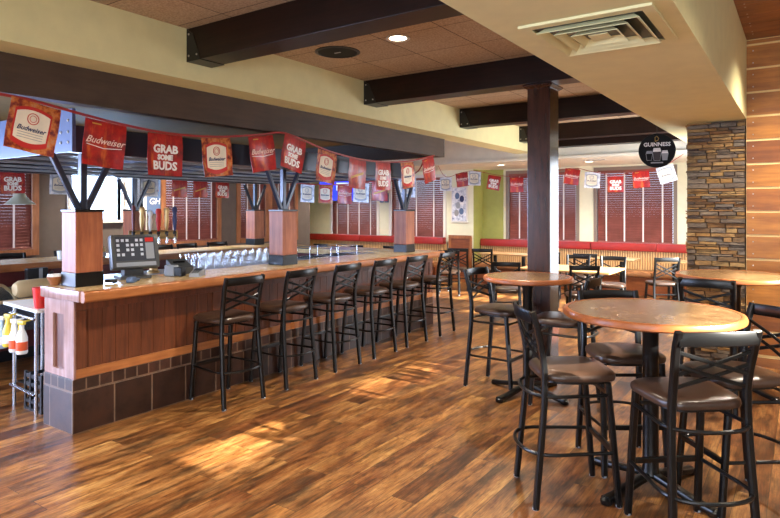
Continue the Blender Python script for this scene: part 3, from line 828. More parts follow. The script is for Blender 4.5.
for y, d in ((3.62, 'far side of bar below the pendant lamp'), (4.45, 'far side of bar hidden behind the near post'), (5.9, 'far side of bar behind the card printer'), (6.45, 'far side of bar behind the glasses'), (7.05, 'far side of bar beside its far corner post')):
    stool((-8.35, y, 0.004), face(1, random.uniform(-0.1, 0.1)), S + d, G)

chair = Place(make_chair('dining_chair', 0.455, 0.875, False))
S = 'black dining chair with crossed back, '
G = 'dining chairs in the rear seating area'
for x, y, dx, dy, d in (
        (-5.84, 10.58, -0.45, 0.9, 'right of the small table past the bar end'), (-5.95, 11.22, -0.35, 0.9, 'in front of the poster, nearer the bar'),
        (-5.47, 11.4, -0.3, 0.95, 'in front of the green wall left of the column'), (-3.8, 8.75, -0.35, 0.94, 'just left of the column, back to the viewer'),
        (-2.66, 8.82, -0.4, 0.9, 'at the front edge of the big rear table'), (-2.62, 10.3, 0.15, -1, 'facing us behind the big table, right'),
        (-3.25, 10.3, 0.0, -1, 'facing us behind the big table, left'), (-3.3, 11.2, -0.2, 1, 'before the bench table under the right window'),
        (-3.98, 11.3, -0.1, 1, 'before the bench table, mostly behind the column'), (-1.98, 11.02, -0.5, 0.86, 'left of the stone pillar by the bench'),
        (-8.3, 11.0, 0.1, 1, 'seen over the bar at the left bench'), (-7.45, 11.1, -0.1, 1, 'over the bar, left of the third post'), (-9.3, 10.9, 0, 1, 'seen over the bar below the television')):
    chair((x, y, 0.004), face(dx, dy), S + d, G)

# ------------------------------------------------------------------ tables
def make_round(r):
    t = thing('round_bar_table', '-', 'table')
    obj('top_surface', MB().lathe([(r - 0.03, 1.03), (r - 0.028, 1.068), (0.0, 1.07)], n=64), 'tabletop', t)
    obj('wood_edge', MB().lathe([(r - 0.03, 1.026), (r - 0.01, 1.026), (r, 1.034), (r + 0.002, 1.05), (r - 0.004, 1.066), (r - 0.014, 1.0702), (r - 0.029, 1.0695), (r - 0.03, 1.026)], n=64, cap=False), 'tableedge', t, True)
    obj('mount_plate', MB().box((-0.2, -0.2, 1.005), (0.2, 0.2, 1.025), 0.004), 'blackmetal', t)
    obj('pole', MB().lathe([(0.055, 0.09), (0.046, 0.13), (0.046, 0.95), (0.07, 1.0), (0.07, 1.006)], n=24), 'blackmetal', t, True)
    for i in range(4):
        a = PI / 4 + i * PI / 2; c, s = math.cos(a), math.sin(a)
        q = MB().sweep(smooth_path([(c * 0.03, s * 0.03, 0.085), (c * 0.16, s * 0.16, 0.062), (c * 0.3, s * 0.3, 0.034), (c * 0.4, s * 0.4, 0.024)], 3), rrect(0.062, 0.04, 0.014, 2))
        q.lathe([(0.03, 0.0), (0.035, 0.006), (0.035, 0.028), (0.02, 0.04)], (c * 0.39, s * 0.39, 0), 14)
        obj('base_leg', q, 'blackmetal', t, True)
    return t
a = Place(make_round(0.505))
a((-0.755, 3.86, 0), 0.35, 'large round bar table with mottled top, nearest the viewer on the right', 'round bar-height tables')
a((-0.52, 6.42, 0), 0.2, 'large round bar table in front of the stone pillar', 'round bar-height tables')
b = make_round(0.40); b.location = (-2.065, 5.215, 0); b.rotation_euler = (0, 0, 0.5); b['label'] = 'small round bar table in front of the dark column'; b['group'] = 'round bar-height tables'

def dine(x, y, w, d, label, rz=0):
    t = thing('dining_table', label, 'table', (x, y, 0), rz, 'rear dining tables')
    obj('table_top', MB().box((-w / 2, -d / 2, 0.718), (w / 2, d / 2, 0.75), 0.008), 'dinetop', t, True)
    for s in ((-1, 1) if w > 0.8 else (0,)):
        obj('pole', MB().lathe([(0.04, 0.04), (0.04, 0.7), (0.09, 0.716)], (s * (w / 2 - 0.28), 0, 0), 16), 'blackmetal', t, True)
        q = MB(); cx = s * (w / 2 - 0.28)
        q.box((cx - 0.26, -0.035, 0), (cx + 0.26, 0.035, 0.045), 0.012); q.box((cx - 0.035, -0.26, 0.001), (cx + 0.035, 0.26, 0.046), 0.012)
        obj('cross_base', q, 'blackmetal', t, True)
dine(-6.27, 10.0, 0.62, 0.62, 'small square wooden table just past the bar end')
dine(-3.04, 9.5, 1.42, 0.95, 'big pale wooden dining table right of the column')
dine(-3.15, 11.87, 1.2, 0.62, 'pale bench table under the right window')
dine(-5.15, 11.95, 1.2, 0.62, 'pale bench table under the half-hidden window left of the column')
dine(-1.75, 11.9, 0.9, 0.62, 'pale bench table beside the stone pillar')
dine(-8.3, 11.55, 0.75, 0.62, 'pale bench table seen over the bar, left one')
dine(-7.4, 11.62, 0.7, 0.62, 'pale bench table seen over the bar, right one')

# ------------------------------------------------------------------ benches along the back walls
def bench(x0, x1, yw, zt, label, panels):
    t = thing('wall_bench', label, 'bench', ((x0 + x1) / 2, yw, 0), 0, 'wall benches'); L = (x1 - x0) / 2
    obj('base', MB().box((-L, -0.58, 0), (L, -0.02, 0.36)), 'wainscot', t)
    n = panels
    for i in range(n):
        a0 = -L + 2 * L * i / n; a1 = -L + 2 * L * (i + 1) / n
        obj('seat_pad', MB().box((a0 + 0.004, -0.62, 0.361), (a1 - 0.004, -0.16, 0.46), 0.03), 'benchseat', t, True)
        obj('top_pad', MB().box((a0 + 0.003, -0.21, zt - 0.165), (a1 - 0.003, -0.05, zt), 0.02), 'redvinyl', t, True)
    obj('ribbed_back', MB().box((-L, -0.16, 0.465), (L, -0.02, zt - 0.168)), 'ribbed', t)
    return t
bench(-6.24, -1.12, 13.0, 1.0, 'long ribbed bench with red top pad under the right windows', 4)
bench(-11.9, -6.95, 12.5, 1.025, 'ribbed bench with red top pad behind the bar, under the left windows', 4)
t = thing('wainscot_panel', 'framed wooden wall panel under the poster', 'wall panel', (-6.6, 12.5, 0))
obj('field', MB().box((-0.3, -0.02, 0), (0.3, -0.002, 1.05)), 'wainscot', t)
q = MB(); q.box((-0.3, -0.04, 1.0), (0.3, -0.021, 1.08)); q.box((-0.3, -0.035, 0.0), (-0.24, -0.021, 0.998)); q.box((0.24, -0.035, 0), (0.3, -0.021, 0.998)); q.box((-0.239, -0.035, 0.0), (0.239, -0.021, 0.12))
obj('frame', q, 'winwood', t)

# ------------------------------------------------------------------ things on and behind the bar
t = thing('order_terminal', 'dark grey touch screen order terminal on the bar by the near post', 'terminal', (-4.84, 3.06, 1.071), face(-0.96, 0.27))
obj('stand', MB().loft([[(x * 0.13, y * 0.1 + 0.02, z) for x, y in ((-1, -1), (1, -1), (1, 1), (-1, 1))] if z < 0.03 else [(x * 0.08, y * 0.05 + 0.03, z) for x, y in ((-1, -1), (1, -1), (1, 1), (-1, 1))] for z in (0.0, 0.025, 0.03, 0.13)]), 'greyplastic', t)
tilt = Matrix.Translation((0, -0.03, 0.235)) @ Matrix.Rotation(-0.28, 4, 'X')
body = MB().box((-0.2, -0.035, -0.15), (0.2, 0.06, 0.15), 0.02); body.box((-0.15, 0.05, -0.11), (0.15, 0.1, 0.11), 0.02)
obj('housing', body.xf(tilt), 'greyplastic', t, True)
sc_ = obj('screen', MB().box((-0.165, -0.0375, -0.085), (0.165, -0.0352, 0.125)).xf(tilt), 'screenlit', t, label='lit touch screen with pale keys')
m = MB()
for r in range(4):
    for c_ in range(6):
        if (r * 7 + c_) % 5 == 3 or (r == 3 and c_ in (2, 4)) or (r == 2 and c_ == 1): continue
        m.box((-0.155 + c_ * 0.039, -0.0388, 0.082 - r * 0.042), (-0.131 + c_ * 0.039, -0.0377, 0.106 - r * 0.042))
obj('key_icons', m.xf(tilt), 'icon', sc_)
m = MB().box((0.085, -0.0388, -0.075), (0.155, -0.0377, 0.07)); obj('receipt_panel', m.xf(tilt), 'silverplastic', sc_)
obj('red_tab', MB().box((0.085, -0.0388, 0.078), (0.155, -0.0377, 0.115)).xf(tilt), 'redplastic', sc_)
obj('front_strip', MB().box((-0.165, -0.0375, -0.135), (0.165, -0.0352, -0.1)).xf(tilt), 'silverplastic', t)

t = thing('hand_scanner', 'blue grey hand scanner lying on the bar before the order terminal', 'scanner', (-4.56, 2.86, 1.071), 0.6)
obj('body', MB().loft([superell(0.032 * s, 0.05 * s, 0.05 * s, 1, z) for s, z in ((0.8, 0), (1, 0.008), (1, 0.03), (0.8, 0.045), (0.3, 0.05))]), 'bluegrey', t, True)
obj('handle', MB().sweep(smooth_path([(0, 0.05, 0.022), (0, 0.1, 0.02), (0, 0.14, 0.014)], 3), rrect(0.034, 0.026, 0.01, 2)), 'bluegrey', t, True)
cable = [(0.0, 0.0, 0.008)]
for i in range(40):
    a_ = i * 0.5; cable.append((0.05 * math.cos(a_) - 0.03, 0.04 * math.sin(a_), 0.01 + 0.0006 * i))
tag(obj('coiled_cable', MB().tube(cable, 0.0055, 6), 'blackplastic', None, True, (-4.62, 2.74, 1.071)), 'black coiled cable on the bar against the near post', 'cable')

t = thing('receipt_printer', 'grey receipt printer on the bar left of the drinking glasses', 'printer', (-4.86, 3.55, 1.071), face(-0.9, 0.2))
obj('case', MB().loft([[(-0.09, -0.1, 0), (0.09, -0.1, 0), (0.09, 0.1, 0), (-0.09, 0.1, 0)], [(-0.09, -0.1, 0.06), (0.09, -0.1, 0.06), (0.09, 0.1, 0.13), (-0.09, 0.1, 0.13)]]), 'greyplastic', t)
obj('paper_slot', MB().obox((0, 0.02, 0.106), (0.11, 0.02, 0.012), Matrix.Rotation(0.34, 3, 'X')), 'paleblack', t)
t = thing('card_reader', 'pale grey card reader lying at the bar edge before the printer', 'card reader', (-4.54, 3.5, 1.071), face(-0.6, 0.8))
obj('case', MB().loft([[(-0.045, -0.1, 0), (0.045, -0.1, 0), (0.05, 0.1, 0), (-0.05, 0.1, 0)], [(-0.042, -0.095, 0.03), (0.042, -0.095, 0.03), (0.048, 0.097, 0.06), (-0.048, 0.097, 0.06)]]), 'silverplastic', t)
obj('display', MB().obox((0, 0.045, 0.0545), (0.07, 0.06, 0.004), Matrix.Rotation(0.155, 3, 'X')), 'screenlit', t)
m = MB()
for r in range(3):
    for c_ in range(3): m.obox((-0.022 + 0.022 * c_, -0.06 + r * 0.025, 0.0385 + r * 0.0039), (0.014, 0.014, 0.005), Matrix.Rotation(0.155, 3, 'X'))
obj('keypad', m, 'greyplastic', t)
t = thing('napkin_box', 'pale blue grey box behind the card reader, beside the order terminal', 'box', (-4.72, 3.36, 1.071), 0.3)
obj('box_body', MB().box((-0.05, -0.035, 0), (0.05, 0.035, 0.1), 0.006), 'silverplastic', t); obj('black_side', MB().box((0.051, -0.033, 0.004), (0.13, 0.033, 0.085), 0.006), 'blackplastic', t)

t = thing('underbar_shelf', 'stainless shelf behind the near worktop carrying glasses and taps', 'shelf', (-5.2, 4.1, 0))
obj('shelf_top', MB().box((-0.25, -1.2, 1.04), (0.235, 2.85, 1.06), 0.004), 'silverplastic', t)
obj('cabinet', MB().box((-0.24, -1.18, 0.1), (0.2, 2.83, 1.039)), 'steel', t)
for x in (-0.2, 0.16):
    for y in (-1.1, 2.75): obj('leg', MB().lathe([(0.02, 0), (0.02, 0.1)], (x, y, 0), 12), 'steel', t)

# beer taps
t = thing('beer_tap_tower', 'cream metal beer tap tower with six upright handles behind the terminal', 'beer tap', (-5.2, 3.5, 1.061), face(-0.88, 0.47))
obj('column', MB().lathe([(0.06, 0), (0.06, 0.01), (0.038, 0.03), (0.036, 0.33), (0.04, 0.335)], n=20), 'brass', t, True)
obj('manifold', MB().sweep([(-0.22, 0, 0.37), (0.22, 0, 0.37)], rrect(0.09, 0.085, 0.03, 3)), 'brass', t, True)
for i, (mt, hh, wd) in enumerate((('maroon', 0.25, 0.017), ('brass', 0.24, 0.024), ('whiteplastic', 0.2, 0.02), ('flagred', 0.22, 0.026), ('brass', 0.23, 0.024), ('navy', 0.24, 0.022))):
    x = -0.185 + i * 0.074
    f = obj('faucet', MB().tube(smooth_path([(x, -0.04, 0.375), (x, -0.1, 0.37), (x, -0.115, 0.33), (x, -0.118, 0.29)], 3), 0.011, 10), 'steel', t, True)
    obj('collar', MB().lathe([(0.016, 0), (0.018, 0.02), (0.01, 0.03)], (x, -0.085, 0.375), 12), 'blackplastic', f, True)
    w_ = wd
    obj('tap_handle', MB().lathe([(0.008, 0.0), (w_ * 0.6, 0.03), (w_, hh * 0.45), (w_ * 0.75, hh * 0.7), (w_ * 1.15, hh * 0.85), (w_ * 0.8, hh * 0.97), (0.004, hh)], (x, -0.085, 0.405), 14), mt, t, True,
        label={'maroon': 'maroon tap handle', 'flagred': 'dark red tap handle', 'navy': 'navy tap handle', 'brass': 'tan tap handle', 'whiteplastic': 'white tap handle'}[mt])

# drinking glasses in rows
gl = obj('drinking_glass', MB().lathe([(0.001, 0.004), (0.034, 0.0), (0.036, 0.006), (0.0445, 0.146), (0.0435, 0.15)], n=18, cap=False), 'barglass', None, True)
tag(gl, 'clear drinking glass in the rows on the shelf behind the bar worktop', 'glass', 'rows of drinking glasses')
first = True
for r in range(4):
    for c_ in range(13):
        p = (-5.03 - r * 0.11 + random.uniform(-0.006, 0.006), 3.95 + c_ * 0.112 + random.uniform(-0.004, 0.004), 1.061)
        g = gl if first else gl.copy()
        if not first: COL.objects.link(g)
        first = False; g.location = p; g.rotation_euler = (0, 0, random.uniform(0, 6))

# chrome wire racks further along the shelf
for y, lb in ((5.75, 'low chrome wire rack behind the worktop, left of the third post'), (6.3, 'low chrome wire rack behind the worktop, beside the far bar corner')):
    t = thing('wire_rack', lb, 'rack', (-5.2, y, 1.0605), 0, 'wire racks behind the worktop')
    m = MB()
    for z in (0.006, 0.13):
        m.tube([(-0.18, -0.2, z), (0.18, -0.2, z), (0.18, 0.2, z), (-0.18, 0.2, z), (-0.18, -0.2, z)], 0.006, 6)
    for x in (-0.18, 0.18):
        for yy_ in (-0.2, 0.2): m.tube([(x, yy_, 0.0), (x, yy_, 0.135)], 0.006, 6)
    obj('wire_frame', m, 'steel', t, True)
    m = MB()
    for i in range(9): m.tube([(-0.18, -0.18 + i * 0.045, 0.008), (0.18, -0.18 + i * 0.045, 0.008)], 0.003, 5)
    obj('wire_floor', m, 'steel', t)

# bar sink behind the opening
t = thing('bar_sink', 'stainless bar sink on legs inside the bar, left of the opening', 'sink', (-6.65, 3.3, 0))
m = MB(); m.box((-0.27, -0.85, 0.47), (0.27, 0.85, 0.49)); m.box((0.25, -0.85, 0.491), (0.27, 0.85, 0.77)); m.box((-0.27, -0.85, 0.491), (-0.25, 0.85, 0.86)); m.box((-0.249, -0.85, 0.491), (0.249, -0.83, 0.77)); m.box((-0.249, 0.83, 0.491), (0.249, 0.85, 0.77)); m.box((-0.249, -0.02, 0.491), (0.249, 0.02, 0.76))
obj('basin', m, 'steel', t)
obj('rim', MB().sweep([(0.27, -0.86, 0.775), (0.27, 0.86, 0.775)], rrect(0.05, 0.03, 0.01, 2)), 'beige', t, True)
for x in (-0.23, 0.23):
    for y in (-0.8, 0.8): obj('leg', MB().lathe([(0.02, 0), (0.02, 0.47)], (x, y, 0), 12), 'steel', t)
fb = obj('faucet', MB().tube(smooth_path([(-0.22, 0.5, 0.8), (-0.22, 0.5, 1.0), (-0.12, 0.5, 1.06), (0.0, 0.5, 1.02), (0.02, 0.5, 0.93)], 5), 0.014, 10), 'steel', t, True)
tag(obj('rolled_towel', MB().lathe([(0.0, -0.24), (0.06, -0.24), (0.085, -0.2), (0.09, 0.0), (0.085, 0.2), (0.06, 0.24), (0.0, 0.24)], n=18).xf(Matrix.Translation((-6.42, 3.02, 0.882)) @ Matrix.Rotation(PI / 2, 4, 'X')), 'beige', None, True), 'long rolled beige towel on the sink edge', 'towel')
for k_, (x, y, lb) in enumerate(((-6.62, 2.72, 'beige rubber hose looped in the sink, left one'), (-6.66, 3.3, 'beige rubber hose arching over the sink, right one'))):
    tag(obj('rubber_hose', MB().tube(smooth_path([(0.16, -0.1, -0.25), (0.15, -0.1, 0.05), (0.06, -0.02, 0.16), (-0.02, 0.08, 0.12), (-0.05, 0.18, 0.0), (-0.02, 0.22, -0.25)], 5), 0.016, 8), 'beige', None, True, (x, y, 0.757)), lb, 'hose')
t = thing('drink_gun', 'black drink gun with pale strip standing against the maroon panel', 'drink gun', (-6.98, 3.25, 0.86))
obj('holster', MB().box((-0.04, -0.11, 0.002), (0.03, 0.11, 0.17), 0.01), 'blackplastic', t)
obj('pale_strip', MB().box((0.031, 0.01, 0.01), (0.04, 0.045, 0.165)), 'silverplastic', t)
obj('nozzle', MB().lathe([(0.03, 0), (0.028, 0.06), (0.015, 0.11)], (0.0, 0.16, 0.01), 12), 'blackplastic', t, True)

tag(obj('glass_tumbler', MB().lathe([(0.036, 0), (0.042, 0.11), (0.04, 0.11), (0.034, 0.006), (0, 0.006)], n=18, cap=False), 'barglass', None, True, (-7.45, 3.02, 1.071)), 'short glass on the far worktop at the left picture edge', 'glass')
tag(obj('white_cup', MB().lathe([(0.034, 0), (0.046, 0.1), (0.043, 0.1), (0.032, 0.006), (0, 0.006)], n=18, cap=False), 'whiteplastic', None, True, (-7.45, 3.75, 1.071)), 'small white cup on the far worktop left of the near post', 'cup')
t = thing('bread_box', 'low beige box on the far worktop just left of the near post', 'box', (-7.5, 4.12, 1.071))
obj('lid', MB().box((-0.14, -0.16, 0.06), (0.14, 0.16, 0.13), 0.03), 'beige', t, True); obj('tray', MB().box((-0.14, -0.16, 0), (0.14, 0.16, 0.059), 0.01), 'silverplastic', t)
t = thing('cash_drawer', 'dark box shaped cash drawer on the far worktop behind the terminal', 'cash drawer', (-7.5, 4.6, 1.071))
obj('case', MB().box((-0.15, -0.1, 0), (0.15, 0.12, 0.13), 0.008), 'blackplastic', t); obj('display_pole', MB().box((0.0, 0.02, 0.13), (0.03, 0.05, 0.22)), 'greyplastic', t)
t = thing('wicker_basket', 'small tan wicker basket with white paper on the bar end', 'basket', (-4.9, 2.42, 1.073))
obj('bowl', MB().lathe([(0.03, 0), (0.05, 0.04), (0.062, 0.07), (0.058, 0.07), (0.028, 0.006), (0, 0.006)], n=18, cap=False), 'winwood', t, True)
obj('paper_liner', MB().lathe([(0.03, 0.02), (0.055, 0.066), (0.05, 0.088), (0.01, 0.05), (0, 0.05)], n=9, cap=False), 'whiteplastic', t)

# cart at the bar end, with cup, bottles and crate
t = thing('bar_cart', 'narrow stainless stand beside the bar end panel', 'stand', (-5.38, 2.5, 0), -0.08)
obj('shelf', MB().box((-0.36, -0.13, 0.845), (0.36, 0.13, 0.87), 0.004), 'whiteplastic', t, label='pale shelf top')
obj('back_panel', MB().box((-0.12, 0.118, 0.1), (0.26, 0.124, 0.84)), 'whiteplastic', t)
for x in (-0.16, 0.3):
    for y in (-0.11, 0.11): obj('leg', MB().lathe([(0.014, 0), (0.014, 0.845)], (x, y, 0), 12), 'steel', t, True)
for z in (0.18, 0.79): obj('rail', MB().tube([(-0.2, -0.127, z), (0.31, -0.127, z)], 0.012, 10), 'steel', t, True)
t = thing('plastic_cup', 'red plastic cup on the stand beside the bar end', 'cup', (-5.13, 2.42, 0.8705))
obj('cup_body', MB().lathe([(0.045, 0), (0.062, 0.165), (0.059, 0.165), (0.043, 0.006), (0, 0.006)], n=24, cap=False), 'redplastic', t, True)
obj('rolled_rim', MB().lathe([(0.059, 0.162), (0.064, 0.163), (0.064, 0.168), (0.059, 0.169)], n=24), 'redplastic', t, True)
def bottle(x, z, bm_, lm, trig, lb):
    t = thing('spray_bottle', lb, 'spray bottle', (x, 2.325, z), 0.15, 'spray bottles hanging on the stand')
    obj('bottle_body', MB().lathe([(0.038, 0), (0.043, 0.01), (0.043, 0.13), (0.03, 0.17), (0.017, 0.2), (0.017, 0.235)], n=18), bm_, t, True)
    obj('label_band', MB().lathe([(0.0435, 0.03), (0.0435, 0.1)], n=18, cap=False), lm, t, True)
    h = MB().box((-0.045, -0.014, 0.236), (0.035, 0.014, 0.27), 0.008); h.sweep([(-0.03, 0, 0.236), (-0.045, 0, 0.18)], rrect(0.012, 0.012, 0.004, 1), up=(0, 1, 0)); h.sweep([(0.02, 0, 0.262), (0.03, 0.055, 0.268)], rrect(0.02, 0.012, 0.004, 1))
    obj('trigger_head', h, trig, t, True)
bottle(-5.6, 0.5, 'blueliquid', 'whiteplastic', 'whiteplastic', 'pale blue spray bottle, leftmost hanging on the stand')
bottle(-5.475, 0.53, 'yellowplastic', 'whiteplastic', 'yellowplastic', 'yellow spray bottle with yellow trigger hanging on the stand')
bottle(-5.36, 0.5, 'whiteplastic', 'orangelabel', 'whiteplastic', 'white spray bottle with orange label and white trigger, on the stand')
bottle(-5.24, 0.5, 'whiteplastic', 'orangelabel', 'yellowplastic', 'spray bottle with orange label and yellow trigger, next to the bar end')
t = thing('plastic_crate', 'black slotted plastic crate under the stand by the bar end', 'crate', (-5.26, 2.51, 0))
m = MB(); m.box((-0.14, -0.09, 0), (0.14, 0.09, 0.02))
for z in (0.06, 0.13, 0.2, 0.27):
    m.box((-0.14, -0.09, z), (0.14, -0.08, z + 0.03)); m.box((-0.14, 0.08, z), (0.14, 0.09, z + 0.03)); m.box((-0.14, -0.0795, z), (-0.13, 0.0795, z + 0.03)); m.box((0.13, -0.0795, z), (0.14, 0.0795, z + 0.03))
for x in (-0.135, -0.045, 0.045, 0.135): m.box((x - 0.012, -0.094, 0), (x + 0.012, -0.0795, 0.32)); m.box((x - 0.012, 0.0795, 0), (x + 0.012, 0.094, 0.32))
obj('slotted_sides', m, 'blackplastic', t)
tag(obj('floor_mat', MB().box((-6.3, 2.75, 0.001), (-5.5, 7.0, 0.012), 0.004), 'darkcloth'), 'dark rubber mat on the floor inside the bar', 'mat')

# ------------------------------------------------------------------ pennants and strings
def wave(x, z): return 0.012 * math.sin(x * 16 + 0.6) * (0.3 - z * 2.0) + 0.006 * math.sin(z * 18 + x * 5)
NX = 10
def sheet(mb, w, h):
    xs = [-w / 2 + w * i / NX for i in range(NX + 1)]
    return mb.grid(xs, lambda x: -h, lambda x: 0.0, wave, 0.002, 8)
def patch(x0, x1, lo, hi, off=0.003, n=10, nz=6):
    xs = [x0 + (x1 - x0) * i / n for i in range(n + 1)]
    return MB().grid(xs, lo, hi, lambda x, z: wave(x, z) - off, 0.001, nz)
def pennant(kind, loc, rz, tilt, label, group, w=0.34, h=0.35):
    t = thing('pennant', label, 'pennant', loc, rz, group); t.rotation_euler = (0, tilt, rz)
    yf = lambda x, z: wave(x, z) - 0.004
    if kind == 'script':
        obj('sheet', sheet(MB(), w, h), 'pennant', t, True)
        text('lettering', 'Budweiser', w * 0.215, 'scriptink', t, (0, 0, -h * 0.44), 0.4, 0.0005, yf=yf)
        s_ = obj('underline', patch(-w * 0.42, w * 0.42, lambda x: -h * 0.60 + 0.05 * abs(x) / w * 0.8, lambda x: -h * 0.585 + 0.05 * abs(x) / w * 0.8), 'whiteink', t, True)
        m = patch(-w * 0.34, -w * 0.12, lambda x: -h * 0.10, lambda x: -h * 0.07); obj('top_stroke', m, 'gold', t)
    elif kind == 'grab':
        obj('sheet', sheet(MB(), w, h), 'pennant', t, True)
        for s, z, sz in (('GRAB', -h * 0.37, 0.088), ('SOME', -h * 0.565, 0.055), ('BUDS', -h * 0.77, 0.092)):
            text('lettering', s, sz * w / 0.32, 'whiteink', t, (0, 0, z), 0.0, 0.0035, yf=yf, sx=1.0)
    elif kind in ('can', 'palecan'):
        obj('sheet', sheet(MB(), w, h), 'photopennant' if kind == 'can' else 'palepennant', t, True)
        cw = w * 0.37
        cb = obj('can_picture', patch(-cw - 0.01, cw - 0.01, lambda x: -h * 0.94 + 0.25 * (x + 0.01) ** 2 / cw, lambda x: -h * 0.1 - 0.25 * (x + 0.01) ** 2 / cw), 'flagred' if kind == 'can' else 'silverplastic', t, True)
        obj('can_label', patch(-cw + 0.002, cw - 0.022, lambda x: -h * 0.83 + 0.25 * (x + 0.01) ** 2 / cw, lambda x: -h * 0.17 - 0.25 * (x + 0.01) ** 2 / cw, 0.0045), 'labelcream', cb, True)
        rg = MB()
        q = [(0.038 * math.cos(a_ * PI / 12), 0.038 * math.sin(a_ * PI / 12)) for a_ in range(25)]
        rg.sweep([(x - 0.01, wave(x - 0.01, z - h * 0.34) - 0.0062, z - h * 0.34) for x, z in q], circ(0.003, 5)); rg.sweep([(x * 0.6 - 0.01, wave(x * 0.6 - 0.01, z * 0.6 - h * 0.34) - 0.0062, z * 0.6 - h * 0.34) for x, z in q], circ(0.002, 5))
        obj('can_emblem', rg, 'flagred' if kind == 'can' else 'bluegrey', cb)
        text('lettering', 'Budweiser', w * 0.135, 'navy', cb, (-0.01, 0, -h * 0.55), 0.3, 0.001, yf=lambda x, z: wave(x, z) - 0.006)
        for k_ in (0.63, 0.68, 0.73): obj('small_print', patch(-cw * 0.7 - 0.01, cw * 0.7 - 0.01, lambda x, k_=k_: -h * k_ - 0.004, lambda x, k_=k_: -h * k_, 0.0056), 'greyink', cb)
    else:
        obj('sheet', sheet(MB(), w, h), 'pennant', t, True)
        obj('gold_flash', patch(-w * 0.35, w * 0.35, lambda x: -h * 0.58 + x * 0.3, lambda x: -h * 0.5 + x * 0.3), 'gold', t)
    return t
def string(pts, label, wid=0.02):
    tag(obj('pennant_string', MB().sweep(smooth_path(pts, 4), rrect(0.004, wid, 0.0015, 1)), 'redvinyl', None, True), label, 'string')

XN = -4.44
near = [(-4.497, 1.5, 2.47), (XN, 1.9, 2.445), (XN, 2.07, 2.432), (XN, 2.58, 2.362), (XN, 3.1, 2.322), (XN, 3.63, 2.342), (XN, 4.18, 2.42), (XN, 4.44, 2.468), (XN, 4.67, 2.45), (XN, 5.2, 2.345), (XN, 5.76, 2.29), (XN, 6.29, 2.288), (XN, 6.86, 2.332), (XN, 7.4, 2.43), (-4.497, 7.7, 2.478)]
string(near, 'red ribbon string of pennants slung along the near bar fascia')
G = 'pennants along the near side of the bar'
for kd, y, z, tl, lb in (('can', 2.07, 2.42, 0.16, 'pennant with a large can picture, leftmost and nearest the viewer'),
        ('script', 2.58, 2.35, 0.09, 'red script pennant just right of the nearest can pennant'),
        ('grab', 3.1, 2.31, 0.0, 'red pennant with three lines of bold white words above the tap handles'),
        ('can', 3.63, 2.33, -0.1, 'can picture pennant between the bold worded and script pennants, mid string'),
        ('script', 4.18, 2.406, -0.16, 'red script pennant left of the string peak over the second post'),
        ('grab', 4.68, 2.436, 0.2, 'tilted bold worded red pennant right of the string peak'),
        ('can', 5.2, 2.332, 0.13, 'can picture pennant right of the second post struts'),
        ('plain', 5.76, 2.278, 0.05, 'plain red and gold pennant between a can pennant and a worded one'),
        ('grab', 6.29, 2.275, -0.02, 'small far worded red pennant left of the farthest near post'),
        ('can', 6.86, 2.318, -0.12, 'can picture pennant above the farthest near post'),
        ('script', 7.4, 2.415, -0.22, 'red script pennant at the far end of the near bar string')):
    pennant(kd, (XN, y, z), PI / 2, tl, lb, G)
string([(-8.17, 2.6, 2.4), (-8.05, 3.3, 2.2), (-8.05, 4.1, 2.15), (-8.05, 5.2, 2.16), (-8.05, 6.0, 2.15), (-8.05, 6.8, 2.16), (-8.05, 7.2, 2.2), (-8.17, 7.4, 2.4)], 'red ribbon string of pennants along the far side of the bar')
G = 'pennants along the far side of the bar'
for kd, y, lb in (('grab', 3.46, 'worded red pennant hanging above the pendant lamp'), ('palecan', 4.05, 'pale grey pennant left of the near post struts'),
        ('palecan', 5.35, 'pale grey pennant above the beer tap handles'), ('plain', 5.88, 'plain red pennant over the blind right of the taps, left one'), ('plain', 6.27, 'plain red pennant over the blind right of the taps, right one'),
        ('grab', 6.72, 'worded red pennant just left of the far middle post')):
    pennant(kd, (-8.05, y, 2.145), PI / 2, 0.03 * ((int(y * 7)) % 3 - 1), lb, G, 0.29, 0.27)
string([(-7.95, 7.6, 2.44), (-7.6, 7.52, 2.2), (-6.8, 7.52, 2.1), (-6.1, 7.52, 2.08), (-5.4, 7.52, 2.12), (-4.75, 7.52, 2.2), (-4.6, 7.56, 2.4)], 'red ribbon string of pennants across the far end of the bar')
G = 'pennants across the far end of the bar'
for kd, x, z, lb in (('palecan', -6.85, 2.1, 'pale pennant in front of the blue television'), ('can', -6.45, 2.08, 'can picture pennant just right of the television'), ('script', -6.05, 2.07, 'red script pennant over the left bench blind'),
        ('palecan', -5.72, 2.09, 'pale pennant over the left bench blind, right of a red one'), ('plain', -5.36, 2.11, 'plain red pennant over the wall notices'), ('palecan', -4.86, 2.16, 'pale pennant by the far corner of the bar string')):
    pennant(kd, (x, 7.52, z), 0, 0.05, lb, G, 0.3, 0.3)
string([(-6.25, 10.84, 2.6), (-6.04, 10.8, 2.35), (-5.68, 10.8, 2.425), (-5.4, 10.8, 2.45), (-4.95, 10.8, 2.36), (-4.51, 10.8, 2.3), (-4.0, 10.8, 2.33), (-3.44, 10.8, 2.43), (-3.08, 10.8, 2.35), (-2.69, 10.8, 2.28), (-2.28, 10.8, 2.34), (-1.9, 10.8, 2.41), (-1.6, 10.84, 2.6)], 'thin red string of pennants across the rear seating area', 0.01)
G = 'pennants across the rear seating area'
